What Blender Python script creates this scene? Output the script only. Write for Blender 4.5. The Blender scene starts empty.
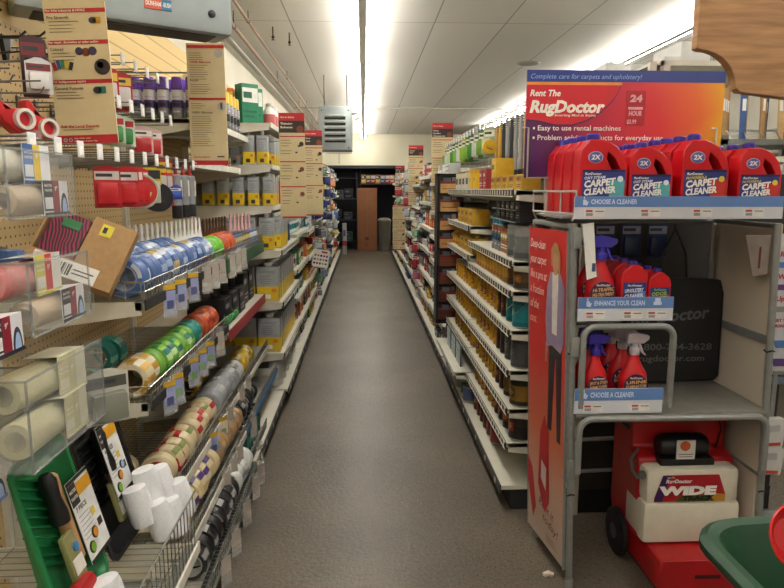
import bpy, bmesh, math, random
from mathutils import Matrix, Vector
from mathutils.geometry import tessellate_polygon
R = random.Random(7)
PI = math.pi
SC = bpy.context.scene
COL = SC.collection
WORLD = {}

# ---------------------------------------------------------------- materials
def lin(h):
    h = h.lstrip('#')
    c = [int(h[i:i+2], 16) / 255 for i in (0, 2, 4)]
    return tuple((x / 12.92 if x <= .04045 else ((x + .055) / 1.055) ** 2.4) for x in c) + (1,)
MC = {}
def mat(hexc, rough=.5, metal=0, var=.08, scale=30, emit=0, bump=0, glass=0):
    key = (hexc, rough, metal, var, scale, emit, bump, glass)
    if key in MC: return MC[key]
    m = bpy.data.materials.new('mat_%s_%d' % (hexc.lstrip('#'), len(MC))); m.use_nodes = True
    nt = m.node_tree; N = nt.nodes; L = nt.links
    b = N['Principled BSDF']; c = lin(hexc)
    b.inputs['Roughness'].default_value = rough; b.inputs['Metallic'].default_value = metal
    if var:
        tc = N.new('ShaderNodeTexCoord'); no = N.new('ShaderNodeTexNoise'); no.inputs['Scale'].default_value = scale
        L.new(tc.outputs['Object'], no.inputs['Vector'])
        cr = N.new('ShaderNodeValToRGB'); cr.color_ramp.elements[0].position = .3; cr.color_ramp.elements[1].position = .7
        cr.color_ramp.elements[0].color = tuple(x * (1 - var) for x in c[:3]) + (1,)
        cr.color_ramp.elements[1].color = tuple(min(1, x * (1 + var)) for x in c[:3]) + (1,)
        L.new(no.outputs['Fac'], cr.inputs['Fac']); L.new(cr.outputs['Color'], b.inputs['Base Color'])
        if bump:
            bp = N.new('ShaderNodeBump'); bp.inputs['Strength'].default_value = bump; bp.inputs['Distance'].default_value = .004
            L.new(no.outputs['Fac'], bp.inputs['Height']); L.new(bp.outputs['Normal'], b.inputs['Normal'])
    else:
        b.inputs['Base Color'].default_value = c
    if emit:
        b.inputs['Emission Color'].default_value = c; b.inputs['Emission Strength'].default_value = emit
    if glass:
        tr = N.new('ShaderNodeBsdfTransparent'); tr.inputs['Color'].default_value = (.96, .96, .96, 1)
        mx = N.new('ShaderNodeMixShader'); mx.inputs['Fac'].default_value = glass
        L.new(tr.outputs[0], mx.inputs[1]); L.new(b.outputs[0], mx.inputs[2])
        L.new(mx.outputs[0], N['Material Output'].inputs['Surface'])
    MC[key] = m
    return m
WHITE = mat('#d9d6c8', .45); STEEL = mat('#8f938f', .35, .8); CHROME = mat('#c2c5c2', .25, .9); BLACK = mat('#141415', .45)
DARK = mat('#26262a', .6); CARD = mat('#a5835a', .85, 0, .08, 60); CREAM = mat('#cfc3a0', .7); RED = mat('#b8161c', .4)
SIGNC = mat('#c8b78e', .6, 0, .03); SIGNR = mat('#b01c22', .5); PAPER = mat('#e2e0da', .6, 0, .02); INK = mat('#5c5040', .8)
CLEAR = mat('#dfe3e0', .12, 0, 0, 1, 0, 0, .07); BAG = mat('#e4e6e0', .2, 0, 0, 1, 0, 0, .22)
RAILB = mat('#1c1c1c', .5); GREYP = mat('#8b8d8b', .4, .2)

# ---------------------------------------------------------------- mesh builder
class MB:
    def __init__(s): s.v = []; s.f = []; s.m = []; s.T = Matrix()
    def add(s, vs, fs, m=0):
        o = len(s.v); s.v += [s.T @ Vector(p) for p in vs]
        for i, f in enumerate(fs):
            s.f.append([o + k for k in f]); s.m.append(m[i] if isinstance(m, list) else m)
    def box(s, c, d, m=0, bev=0, rot=None):
        x, y, z = d[0] / 2, d[1] / 2, d[2] / 2
        if bev:
            bm = bmesh.new(); bmesh.ops.create_cube(bm, size=1)
            bmesh.ops.scale(bm, vec=d, verts=bm.verts)
            bmesh.ops.bevel(bm, geom=bm.edges[:], offset=bev, segments=2, affect='EDGES', profile=.6)
            bm.verts.index_update()
            vs = [v.co.copy() for v in bm.verts]; fs = [[v.index for v in f.verts] for f in bm.faces]; bm.free()
        else:
            vs = [Vector(p) for p in ((-x, -y, -z), (x, -y, -z), (x, y, -z), (-x, y, -z), (-x, -y, z), (x, -y, z), (x, y, z), (-x, y, z))]
            fs = [[0, 3, 2, 1], [4, 5, 6, 7], [0, 1, 5, 4], [1, 2, 6, 5], [2, 3, 7, 6], [3, 0, 4, 7]]
        if rot is not None: vs = [rot @ v for v in vs]
        c = Vector(c); s.add([v + c for v in vs], fs, m); return s
    def bx(s, x0, x1, y0, y1, z0, z1, m=0, bev=0):
        return s.box(((x0 + x1) / 2, (y0 + y1) / 2, (z0 + z1) / 2), (abs(x1 - x0), abs(y1 - y0), abs(z1 - z0)), m, bev)
    def lathe(s, pts, seg=16, m=0, axis='Z', c=(0, 0, 0), closed=False, sx=1, sy=1):
        A = {'Z': Matrix(), 'Y': Matrix.Rotation(-PI / 2, 4, 'X'), 'X': Matrix.Rotation(PI / 2, 4, 'Y')}[axis]
        vs = []; fs = []; ms = []
        for r, z in pts:
            for k in range(seg):
                a = 2 * PI * k / seg; vs.append(A @ Vector((r * math.cos(a) * sx, r * math.sin(a) * sy, z)) + Vector(c))
        n = len(pts); last = n if closed else n - 1
        for i in range(last):
            for k in range(seg):
                a, b = i * seg + k, i * seg + (k + 1) % seg; j = (i + 1) % n
                fs.append([a, b, j * seg + (k + 1) % seg, j * seg + k])
                ms.append(m(i, k) if callable(m) else (m[i] if isinstance(m, (list, tuple)) else m))
        if not closed:
            if pts[0][0] > 1e-6: fs.append([k for k in range(seg)][::-1]); ms.append(ms[0])
            if pts[-1][0] > 1e-6: fs.append([(n - 1) * seg + k for k in range(seg)]); ms.append(ms[-1])
        s.add(vs, fs, ms); return s
    def tube(s, pts, r, seg=6, m=0, closed=False):
        pts = [Vector(p) for p in pts]; n = len(pts); vs = []; fs = []; up = None
        for i, p in enumerate(pts):
            if closed: d = pts[(i + 1) % n] - pts[i - 1]
            else: d = pts[min(i + 1, n - 1)] - pts[max(i - 1, 0)]
            d = d.normalized()
            if up is None: up = Vector((0, 0, 1)) if abs(d.z) < .9 else Vector((1, 0, 0))
            u = (up - d * up.dot(d))
            if u.length < 1e-4: u = d.orthogonal()
            u.normalize(); w = d.cross(u); up = u
            rr = r[i] if isinstance(r, (list, tuple)) else r
            for k in range(seg):
                a = 2 * PI * k / seg; vs.append(p + u * math.cos(a) * rr + w * math.sin(a) * rr)
        for i in range(n if closed else n - 1):
            j = (i + 1) % n
            for k in range(seg): fs.append([i * seg + k, i * seg + (k + 1) % seg, j * seg + (k + 1) % seg, j * seg + k])
        if not closed: fs += [list(range(seg))[::-1], [(n - 1) * seg + k for k in range(seg)]]
        s.add(vs, fs, m); return s
    def prism(s, poly, y0, y1, m=0, hole=None, me=None):      # polygon in XZ pushed along Y
        loops = [poly] + ([hole] if hole else [])
        if me is None: me = m
        flat = [p for l in loops for p in l]; n = len(flat)
        tris = tessellate_polygon([[Vector((p[0], p[1], 0)) for p in l] for l in loops])
        vs = [(p[0], y0, p[1]) for p in flat] + [(p[0], y1, p[1]) for p in flat]
        fs = []; ms = []
        for t in tris:
            a, b, c = [Vector(flat[i]) for i in t]
            ccw = (b.x - a.x) * (c.y - a.y) - (b.y - a.y) * (c.x - a.x) > 0
            t = list(t) if ccw else list(t)[::-1]
            fs.append(t); ms.append(m); fs.append([i + n for i in t[::-1]]); ms.append(m)
        o = 0
        for l in loops:
            k = len(l)
            for i in range(k):
                fs.append([o + i, o + i + n, o + (i + 1) % k + n, o + (i + 1) % k]); ms.append(me)
            o += k
        s.add(vs, fs, ms); return s
    def quad(s, a, b, c, d, m=0): s.add([a, b, c, d], [[0, 1, 2, 3]], m); return s
    def build(s, name, mats, parent=None, bevel=0, ang=35, sub=0):
        me = bpy.data.meshes.new(name)
        off = None; p = parent
        while p is not None:
            if p.name in WORLD: off = WORLD[p.name]; break
            p = p.parent
        vs = [v - off for v in s.v] if off is not None else s.v
        me.from_pydata([tuple(v) for v in vs], [], s.f)
        if not isinstance(mats, (list, tuple)): mats = [mats]
        for x in mats: me.materials.append(x)
        me.polygons.foreach_set('material_index', s.m); me.update()
        bm = bmesh.new(); bm.from_mesh(me); bmesh.ops.recalc_face_normals(bm, faces=bm.faces); bm.to_mesh(me); bm.free()
        me.polygons.foreach_set('use_smooth', [True] * len(me.polygons)); me.set_sharp_from_angle(angle=math.radians(ang))
        o = bpy.data.objects.new(name, me); COL.objects.link(o)
        if parent: o.parent = parent
        if bevel:
            b = o.modifiers.new('Bevel', 'BEVEL'); b.width = bevel; b.segments = 3; b.limit_method = 'ANGLE'; b.angle_limit = math.radians(40); b.harden_normals = False
        if sub: u = o.modifiers.new('Sub', 'SUBSURF'); u.levels = sub; u.render_levels = sub
        return o

def empty(name, loc=(0, 0, 0), rz=0, world=False):
    o = bpy.data.objects.new(name, None); COL.objects.link(o); o.location = loc; o.rotation_euler = (0, 0, rz); o.empty_display_size = .05
    if world: WORLD[o.name] = Vector(loc)
    return o
def tag(o, label, cat, group=None, kind=None):
    o['label'] = label; o['category'] = cat
    if group: o['group'] = group
    if kind: o['kind'] = kind
    return o
def thing(name, label, cat, loc=(0, 0, 0), rz=0, group=None, world=True):
    return tag(empty(name, loc, rz, world), label, cat, group)
def struct(o): o['kind'] = 'structure'; return o
def copy_tree(o, parent=None):
    c = o.copy(); COL.objects.link(c); c.parent = parent
    for ch in [x for x in KIDS.get(o.name, [])]: copy_tree(ch, c)
    return c
KIDS = {}
PROTO = {}
def place(key, maker, loc, rz=0, label='', cat='', group=None, rx=0, ry=0, sc=None):
    """first use moves the thing itself, later uses copy it and its parts"""
    if key not in PROTO:
        o = maker(); PROTO[key] = [o, o.name]
        def reg(x):
            KIDS[x.name] = list(x.children)
            for y in x.children: reg(y)
        reg(o)
    else:
        o = copy_tree(PROTO[key][0])
    o.location = loc; o.rotation_euler = (rx, ry, rz)
    if sc: o.scale = sc
    tag(o, label, cat)
    if group: o['group'] = group
    elif 'group' in o: del o['group']
    return o
NTH = ['nearest', 'second', 'third', 'fourth', 'fifth', 'sixth', 'seventh', 'eighth', 'ninth', 'tenth', 'eleventh', 'twelfth', 'thirteenth',
       'fourteenth', 'fifteenth', 'sixteenth', 'seventeenth', 'eighteenth', 'nineteenth', 'twentieth', 'twenty-first', 'twenty-second', 'twenty-third', 'twenty-fourth']
FST = ['first'] + NTH[1:]

# ---------------------------------------------------------------- lettering
TXT = {}
def text_geo(st, bold=0.0):
    k = (st, bold)
    if k in TXT: return TXT[k]
    cu = bpy.data.curves.new('t', 'FONT'); cu.body = st; cu.size = 1; cu.resolution_u = 2; cu.offset = bold; cu.align_x = 'LEFT'
    o = bpy.data.objects.new('t', cu); COL.objects.link(o)
    dg = bpy.context.evaluated_depsgraph_get(); me = bpy.data.meshes.new_from_object(o.evaluated_get(dg))
    vs = [v.co.copy() for v in me.vertices]; fs = [list(p.vertices) for p in me.polygons]
    w = max([v.x for v in vs] or [0])
    COL.objects.unlink(o); bpy.data.objects.remove(o); bpy.data.curves.remove(cu); bpy.data.meshes.remove(me)
    TXT[k] = (vs, fs, w); return TXT[k]
def put_text(mb, st, x, z, h, y=0, w=None, shear=0, bold=.02, m=0, center=False, rot=0):
    """letters in the XZ plane facing -Y; h is capital height, w the wanted length"""
    vs, fs, tw = text_geo(st, bold)
    k = h / .7; kx = (w / tw) if w else k
    if center: x -= tw * kx / 2
    ca, sa = math.cos(rot), math.sin(rot); out = []
    for v in vs:
        a = v.x * kx + v.y * k * shear; b = v.y * k
        out.append((x + a * ca - b * sa, y, z + a * sa + b * ca))
    mb.add(out, fs, m)
def lines(mb, x0, x1, z, n, dz, h, y, m=0, rnd=R):
    for i in range(n):
        mb.quad((x0, y, z - i * dz), (x0 + (x1 - x0) * rnd.uniform(.55, 1), y, z - i * dz), (x0 + (x1 - x0) * rnd.uniform(.55, 1), y, z - i * dz + h), (x0, y, z - i * dz + h), m)
# ================================================================ camera, world
cam = bpy.data.objects.new('camera', bpy.data.cameras.new('camera')); COL.objects.link(cam)
cam.location = (0, 0, 1.55); cam.rotation_euler = (PI / 2 - math.radians(9.23), 0, -math.radians(2.5))
cam.data.sensor_width = 36; cam.data.lens = 36 * 640 / 784; cam.data.clip_start = .02
SC.camera = cam
vs_ = SC.view_settings; vs_.view_transform = 'Standard'; vs_.look = 'None'; vs_.gamma = 1; vs_.use_curve_mapping = False; vs_.exposure = 1.25
wd = bpy.data.worlds.new('world'); SC.world = wd; wd.use_nodes = True
wd.node_tree.nodes['Background'].inputs['Color'].default_value = (.9, .92, 1, 1); wd.node_tree.nodes['Background'].inputs['Strength'].default_value = .15

# ================================================================ room
def floor_mat():
    m = bpy.data.materials.new('concrete'); m.use_nodes = True; nt = m.node_tree; N = nt.nodes; L = nt.links; b = N['Principled BSDF']
    tc = N.new('ShaderNodeTexCoord')
    def noise(sc, det, ramp, stretch=None):
        n = N.new('ShaderNodeTexNoise'); n.inputs['Scale'].default_value = sc; n.inputs['Detail'].default_value = det
        if stretch:
            mp = N.new('ShaderNodeMapping'); mp.inputs['Scale'].default_value = stretch; L.new(tc.outputs['Object'], mp.inputs['Vector']); L.new(mp.outputs[0], n.inputs['Vector'])
        else: L.new(tc.outputs['Object'], n.inputs['Vector'])
        r = N.new('ShaderNodeValToRGB')
        for i, (p, c) in enumerate(ramp):
            e = r.color_ramp.elements[i] if i < 2 else r.color_ramp.elements.new(p)
            e.position = p; e.color = c
        L.new(n.outputs['Fac'], r.inputs['Fac']); return n, r
    n1, r1 = noise(1.6, 8, [(.3, lin('#564e43')), (.7, lin('#6d6456'))])
    n2, r2 = noise(55, 4, [(.36, (.62, .6, .58, 1)), (.55, (1, 1, 1, 1))])
    n3, r3 = noise(150, 3, [(.36, (.55, .53, .5, 1)), (.5, (1, 1, 1, 1)), (.68, (1.35, 1.33, 1.28, 1))])
    def mul(a, c, f=1):
        x = N.new('ShaderNodeMix'); x.data_type = 'RGBA'; x.blend_type = 'MULTIPLY'; x.inputs[0].default_value = f
        L.new(a, x.inputs[6]); L.new(c, x.inputs[7]); return x.outputs[2]
    o = mul(mul(r1.outputs[0], r2.outputs[0], .6), r3.outputs[0], .8)
    L.new(o, b.inputs['Base Color'])
    n4, r4 = noise(90, 3, [(.35, (.24, .24, .24, 1)), (.6, (.6, .6, .6, 1))]); L.new(r4.outputs[0], b.inputs['Roughness'])
    bp = N.new('ShaderNodeBump'); bp.inputs['Strength'].default_value = .5; bp.inputs['Distance'].default_value = .003
    L.new(n2.outputs['Fac'], bp.inputs['Height']); L.new(bp.outputs['Normal'], b.inputs['Normal'])
    return m
mb = MB().bx(-1.3, 6.2, -3.2, 18.8, -.1, 0); struct(mb.build('floor', floor_mat()))
def ceil_mat():
    m = bpy.data.materials.new('ceiling_panels'); m.use_nodes = True; nt = m.node_tree; N = nt.nodes; L = nt.links; b = N['Principled BSDF']
    tc = N.new('ShaderNodeTexCoord'); mp = N.new('ShaderNodeMapping'); mp.inputs['Rotation'].default_value = (0, 0, PI / 2)
    L.new(tc.outputs['Object'], mp.inputs['Vector'])
    br = N.new('ShaderNodeTexBrick'); br.offset = 0; br.inputs['Scale'].default_value = 1
    br.inputs['Brick Width'].default_value = 5.7; br.inputs['Row Height'].default_value = .61; br.inputs['Mortar Size'].default_value = .006
    br.inputs['Color1'].default_value = lin('#d3d0c9'); br.inputs['Color2'].default_value = lin('#d9d6cf'); br.inputs['Mortar'].default_value = lin('#98958d')
    L.new(mp.outputs[0], br.inputs['Vector']); L.new(br.outputs['Color'], b.inputs['Base Color']); b.inputs['Roughness'].default_value = .7
    return m
CZ = 2.95
mb = MB().bx(-1.3, 6.2, -3.2, 18.8, CZ, CZ + .1); struct(mb.build('ceiling', ceil_mat()))
WALL = mat('#d6d1c0', .7, 0, .05, 3)
mb = MB().bx(-1.32, -1.22, -3.2, 18.8, 0, CZ); struct(mb.build('wall_left', WALL))
mb = MB().bx(5.2, 5.3, -3.2, 16.7, 0, CZ); struct(mb.build('wall_right', WALL))
mb = MB().bx(-1.22, 5.2, -3.2, -3.1, 0, CZ); struct(mb.build('wall_front', WALL))
BW = mat('#ece7cf', .7, 0, .04, 2)
mb = MB().bx(-1.22, 6.0, 16.7, 16.82, 2.16, CZ).bx(.85, 6.0, 16.7, 16.82, 0, 2.16); struct(mb.build('wall_back', BW))
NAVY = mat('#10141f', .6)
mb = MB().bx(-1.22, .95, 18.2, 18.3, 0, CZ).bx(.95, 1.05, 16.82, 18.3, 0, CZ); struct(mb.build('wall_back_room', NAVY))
# beams and seams
TR = mat('#b4b0a2', .6)
mb = MB().bx(-1.22, -1.16, -3.1, 16.7, 2.80, 2.86); struct(mb.build('trim_1', TR))
mb = MB().bx(-1.16, 5.2, 11.35, 11.41, CZ - .02, CZ); struct(mb.build('trim_2', TR))
mb = MB().bx(-.63, -.61, 16.68, 16.7, 2.2, 2.9).bx(-.95, -.3, 16.68, 16.7, 2.46, 2.48); struct(mb.build('trim_3', TR))
mb = MB().bx(2.78, 2.82, -3.1, 16.7, CZ - .05, CZ - .001); struct(mb.build('trim_4', mat('#5a5448', .6)))
mb = MB().bx(-1.22, .85, 16.66, 16.7, 2.1, 2.17); struct(mb.build('trim_5', mat('#2a2c34', .5)))
# yellowish grooved board on the upper left wall
def groove_mat():
    m = bpy.data.materials.new('grooved_board'); m.use_nodes = True; nt = m.node_tree; N = nt.nodes; L = nt.links; b = N['Principled BSDF']
    tc = N.new('ShaderNodeTexCoord'); mp = N.new('ShaderNodeMapping'); mp.inputs['Rotation'].default_value = (0, PI / 2, 0); L.new(tc.outputs['Object'], mp.inputs['Vector'])
    w = N.new('ShaderNodeTexWave'); w.wave_type = 'BANDS'; w.bands_direction = 'X'; w.wave_profile = 'SAW'; w.inputs['Scale'].default_value = 4.2; L.new(mp.outputs[0], w.inputs['Vector'])
    r = N.new('ShaderNodeValToRGB'); r.color_ramp.elements[0].color = lin('#9c7c40'); r.color_ramp.elements[1].color = lin('#d6b877'); r.color_ramp.elements[0].position = .02; r.color_ramp.elements[1].position = .14
    L.new(w.outputs['Fac'], r.inputs['Fac']); L.new(r.outputs[0], b.inputs['Base Color']); b.inputs['Roughness'].default_value = .6
    return m
GM = groove_mat()
mb = MB().bx(-1.22, -1.203, 1.0, 6.6, 1.9, 2.47); struct(mb.build('trim_6', GM))

# ================================================================ strip lights
TUBE = mat('#fffaf2', .4, 0, 0, 1, 16.0)
def mk_strip():
    t = thing('strip_light', '', 'light', world=False)
    MB().prism([(-.03, .0), (.03, .0), (.035, .05), (.035, .118), (-.035, .118), (-.035, .05)], 0, 2.42).build('housing', mat('#e8e8e4', .35), t)
    for s in (-1, 1):
        MB().lathe([(.013, .05), (.014, .06), (.014, 2.36), (.013, 2.37)], 10, 0, 'Y', (s * .055, 0, .018)).build('tube', TUBE, t)
        MB().bx(s * .055 - .014, s * .055 + .014, .02, .05, -.005, .05).bx(s * .055 - .014, s * .055 + .014, 2.37, 2.40, -.005, .05).build('socket', PAPER, t)
    return t
for j, (x, nm) in enumerate(((0, 'over the aisle'), (2.65, 'over the next aisle'))):
    for i in range(8 if j == 0 else 7):
        y = -2.9 + i * 2.44
        if y + 2.42 > 16.65: continue
        place('strip', mk_strip, (x, y, CZ - .12), 0, '%s twin tube strip light in the ceiling row %s' % (FST[i], nm), 'light', 'strip lights ' + nm)

# ceiling speaker grille
t = thing('ceiling_speaker', 'round grey perforated grille set in the white ceiling', 'speaker', (1.85, 7.4, CZ - .012))
MB().lathe([(0, CZ - .01), (.1, CZ - .012), (.105, CZ - .004)], 24, 0, c=(1.85, 7.4, 0)).build('grille', mat('#8d8980', .6, .3), t)
MB().lathe([(.105, CZ - .013), (.125, CZ - .009), (.13, CZ - .001), (.1, CZ - .001)], 24, 0, c=(1.85, 7.4, 0), closed=True).build('rim', mat('#a9a59b', .5), t)

# pipes
BR = mat('#8a6a50', .45, .3)
for nm, x, z, r, lb in (('water_pipe', -.905, 2.87, .012, 'thin brown pipe along the left ceiling, the one nearer the lights'), ('water_pipe', -1.02, 2.83, .016, 'brown pipe along the left ceiling, the one nearer the wall')):
    t = thing(nm, lb, 'pipe', (x, -3, z))
    MB().tube([(x, -3, z), (x, 16.6, z)], r, 8).build('pipe_run', BR, t)
    m_ = MB()
    for y in (2.6, 5.4, 8, 10.6, 13.2): m_.tube([(x, y, z + r), (x, y, CZ)], .004, 5).lathe([(r + .003, -.012), (r + .004, 0), (r + .003, .012)], 8, 0, 'Y', (x, y, z))
    m_.build('hanger', mat('#3c342c', .5, .4), t)
# small pendants between pipes
for i, (x, y) in enumerate(((-.78, 5.9), (-.66, 6.1))):
    t = thing('sprinkler_head', '%s small dark sprinkler drop under the ceiling beside the brown pipes' % ('left' if i == 0 else 'right'), 'sprinkler', (x, y, CZ))
    MB().tube([(x, y, CZ), (x, y, CZ - .07)], .006, 6).lathe([(.006, CZ - .07), (.016, CZ - .085), (.004, CZ - .1), (.018, CZ - .11), (.0, CZ - .112)], 8, 0, c=(x, y, 0)).build('nozzle', mat('#3a3028', .4, .5), t)

# ================================================================ unit heaters
HM = mat('#9aa3a4', .42, .25, .12, 6)
def rotz(a, p): return Matrix.Translation(Vector(p)) @ Matrix.Rotation(a, 4, 'Z')
hx = (-.497, 2.625, 2.135); ha = math.radians(32.7)
t = thing('unit_heater', 'large grey metal heater cabinet hanging at the upper left corner', 'heater', (hx[0], hx[1], hx[2]))
m_ = MB(); m_.T = rotz(ha, hx); m_.box((-.37, .09, .25), (.74, .18, .50), 0, .022); m_.build('cabinet', HM, t)
m_ = MB(); m_.T = rotz(ha, hx); m_.bx(-.68, -.06, .03, .15, -.004, .004); m_.build('dark_underside', mat('#3b3a38', .6), t)  # plain dark sheet covering most of the cabinet underside
m_ = MB(); m_.T = rotz(ha, hx)
m_.bx(-.33, -.27, -.004, 0, .055, .092, 0).bx(-.27, -.235, -.004, 0, .055, .092, 1)
put_text(m_, 'DUNHAM', -.327, .066, .015, -.006, .054, 0, .03, 2); put_text(m_, '-BUSH', -.268, .066, .015, -.006, .031, 0, .03, 2)
m_.build('nameplate', [mat('#c8532c', .5), mat('#2f6d94', .5), PAPER], t)
m_ = MB(); m_.T = rotz(ha, hx); m_.lathe([(.014, 0), (.014, -.006), (.008, -.01), (0, -.011)], 12, 0, 'Y', (-.085, 0, .07)); m_.build('screw', DARK, t)
m_ = MB(); m_.T = rotz(ha, hx)
for px in (-.65, -.1): m_.tube([(px, .09, .49), (px, .09, CZ - hx[2])], .008, 6)
m_.build('hanging_rod', STEEL, t)
# far heater, louvres facing the camera
t = thing('unit_heater', 'grey louvred heater hanging from the ceiling above the left shelves far down', 'heater', (-.34, 8.0, 2.03))
MB().box((-.34, 8.25, 2.29), (.40, .5, .52), 0, .012).build('cabinet', HM, t)
m_ = MB()
for k in range(5): m_.bx(-.465, -.215, 7.992, 8.001, 2.12 + k * .068, 2.150 + k * .068)
m_.build('dark_slot', mat('#0c0d0e', .7), t)  # near-black strips on the flat face, slot shade put into their colour
m_ = MB()
for k in range(5):
    m_.box((-.34, 7.982, 2.157 + k * .068), (.26, .03, .007), 0, 0, Matrix.Rotation(-.7, 3, 'X'))
m_.build('louvre', mat('#c3c9c6', .4, .2), t)
m_ = MB()
for a in (-.5, -.18):
    for b in (2.06, 2.5): m_.lathe([(.009, 0), (.007, -.005), (0, -.006)], 8, 0, 'Y', (a, 7.998, b))
m_.build('screw', DARK, t)
m_ = MB().tube([(-.14, 8.1, 2.47), (-.06, 8.1, 2.47), (-.05, 8.1, 2.42), (-.1, 8.1, 2.40)], .012, 6)
for a in (-.48, -.2): m_.tube([(a, 8.25, 2.54), (a, 8.25, CZ)], .008, 6)
m_.build('hanging_rod', mat('#5d5a50', .4, .5), t)
# ================================================================ shelving bays
def peg_mat(c1, c2, nm):
    m = bpy.data.materials.new(nm); m.use_nodes = True; nt = m.node_tree; N = nt.nodes; L = nt.links; b = N['Principled BSDF']
    tc = N.new('ShaderNodeTexCoord'); sp = N.new('ShaderNodeSeparateXYZ'); L.new(tc.outputs['Object'], sp.inputs[0])
    outs = []
    for a in ('Y', 'Z'):
        mu = N.new('ShaderNodeMath'); mu.operation = 'MULTIPLY'; mu.inputs[1].default_value = 1 / .03; L.new(sp.outputs[a], mu.inputs[0])
        ad = N.new('ShaderNodeMath'); ad.operation = 'ADD'; ad.inputs[1].default_value = 200; L.new(mu.outputs[0], ad.inputs[0])
        fr = N.new('ShaderNodeMath'); fr.operation = 'FRACT'; L.new(ad.outputs[0], fr.inputs[0])
        su = N.new('ShaderNodeMath'); su.operation = 'SUBTRACT'; su.inputs[1].default_value = .5; L.new(fr.outputs[0], su.inputs[0])
        sq = N.new('ShaderNodeMath'); sq.operation = 'POWER'; sq.inputs[1].default_value = 2; L.new(su.outputs[0], sq.inputs[0]); outs.append(sq)
    s = N.new('ShaderNodeMath'); L.new(outs[0].outputs[0], s.inputs[0]); L.new(outs[1].outputs[0], s.inputs[1])
    lt = N.new('ShaderNodeMath'); lt.operation = 'LESS_THAN'; lt.inputs[1].default_value = .022; L.new(s.outputs[0], lt.inputs[0])
    mx = N.new('ShaderNodeMix'); mx.data_type = 'RGBA'; mx.inputs[6].default_value = lin(c1); mx.inputs[7].default_value = lin(c2); L.new(lt.outputs[0], mx.inputs[0])
    L.new(mx.outputs[2], b.inputs['Base Color']); b.inputs['Roughness'].default_value = .65
    return m
PEG = peg_mat('#c3a877', '#4a3c26', 'pegboard'); PEGW = peg_mat('#a8a498', '#5b574e', 'pegboard_white'); PEGD = mat('#4b3f33', .8)
SHW = mat('#cfccbd', .4, .05, .04, 12)
RAILC = {'black2': mat('#2b2a28', .5), 'black': RAILB, 'green': mat('#24543a', .5), 'red': mat('#a3343a', .5), 'white': mat('#d4d2c6', .4), 'blue': mat('#2d6690', .5)}
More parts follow.
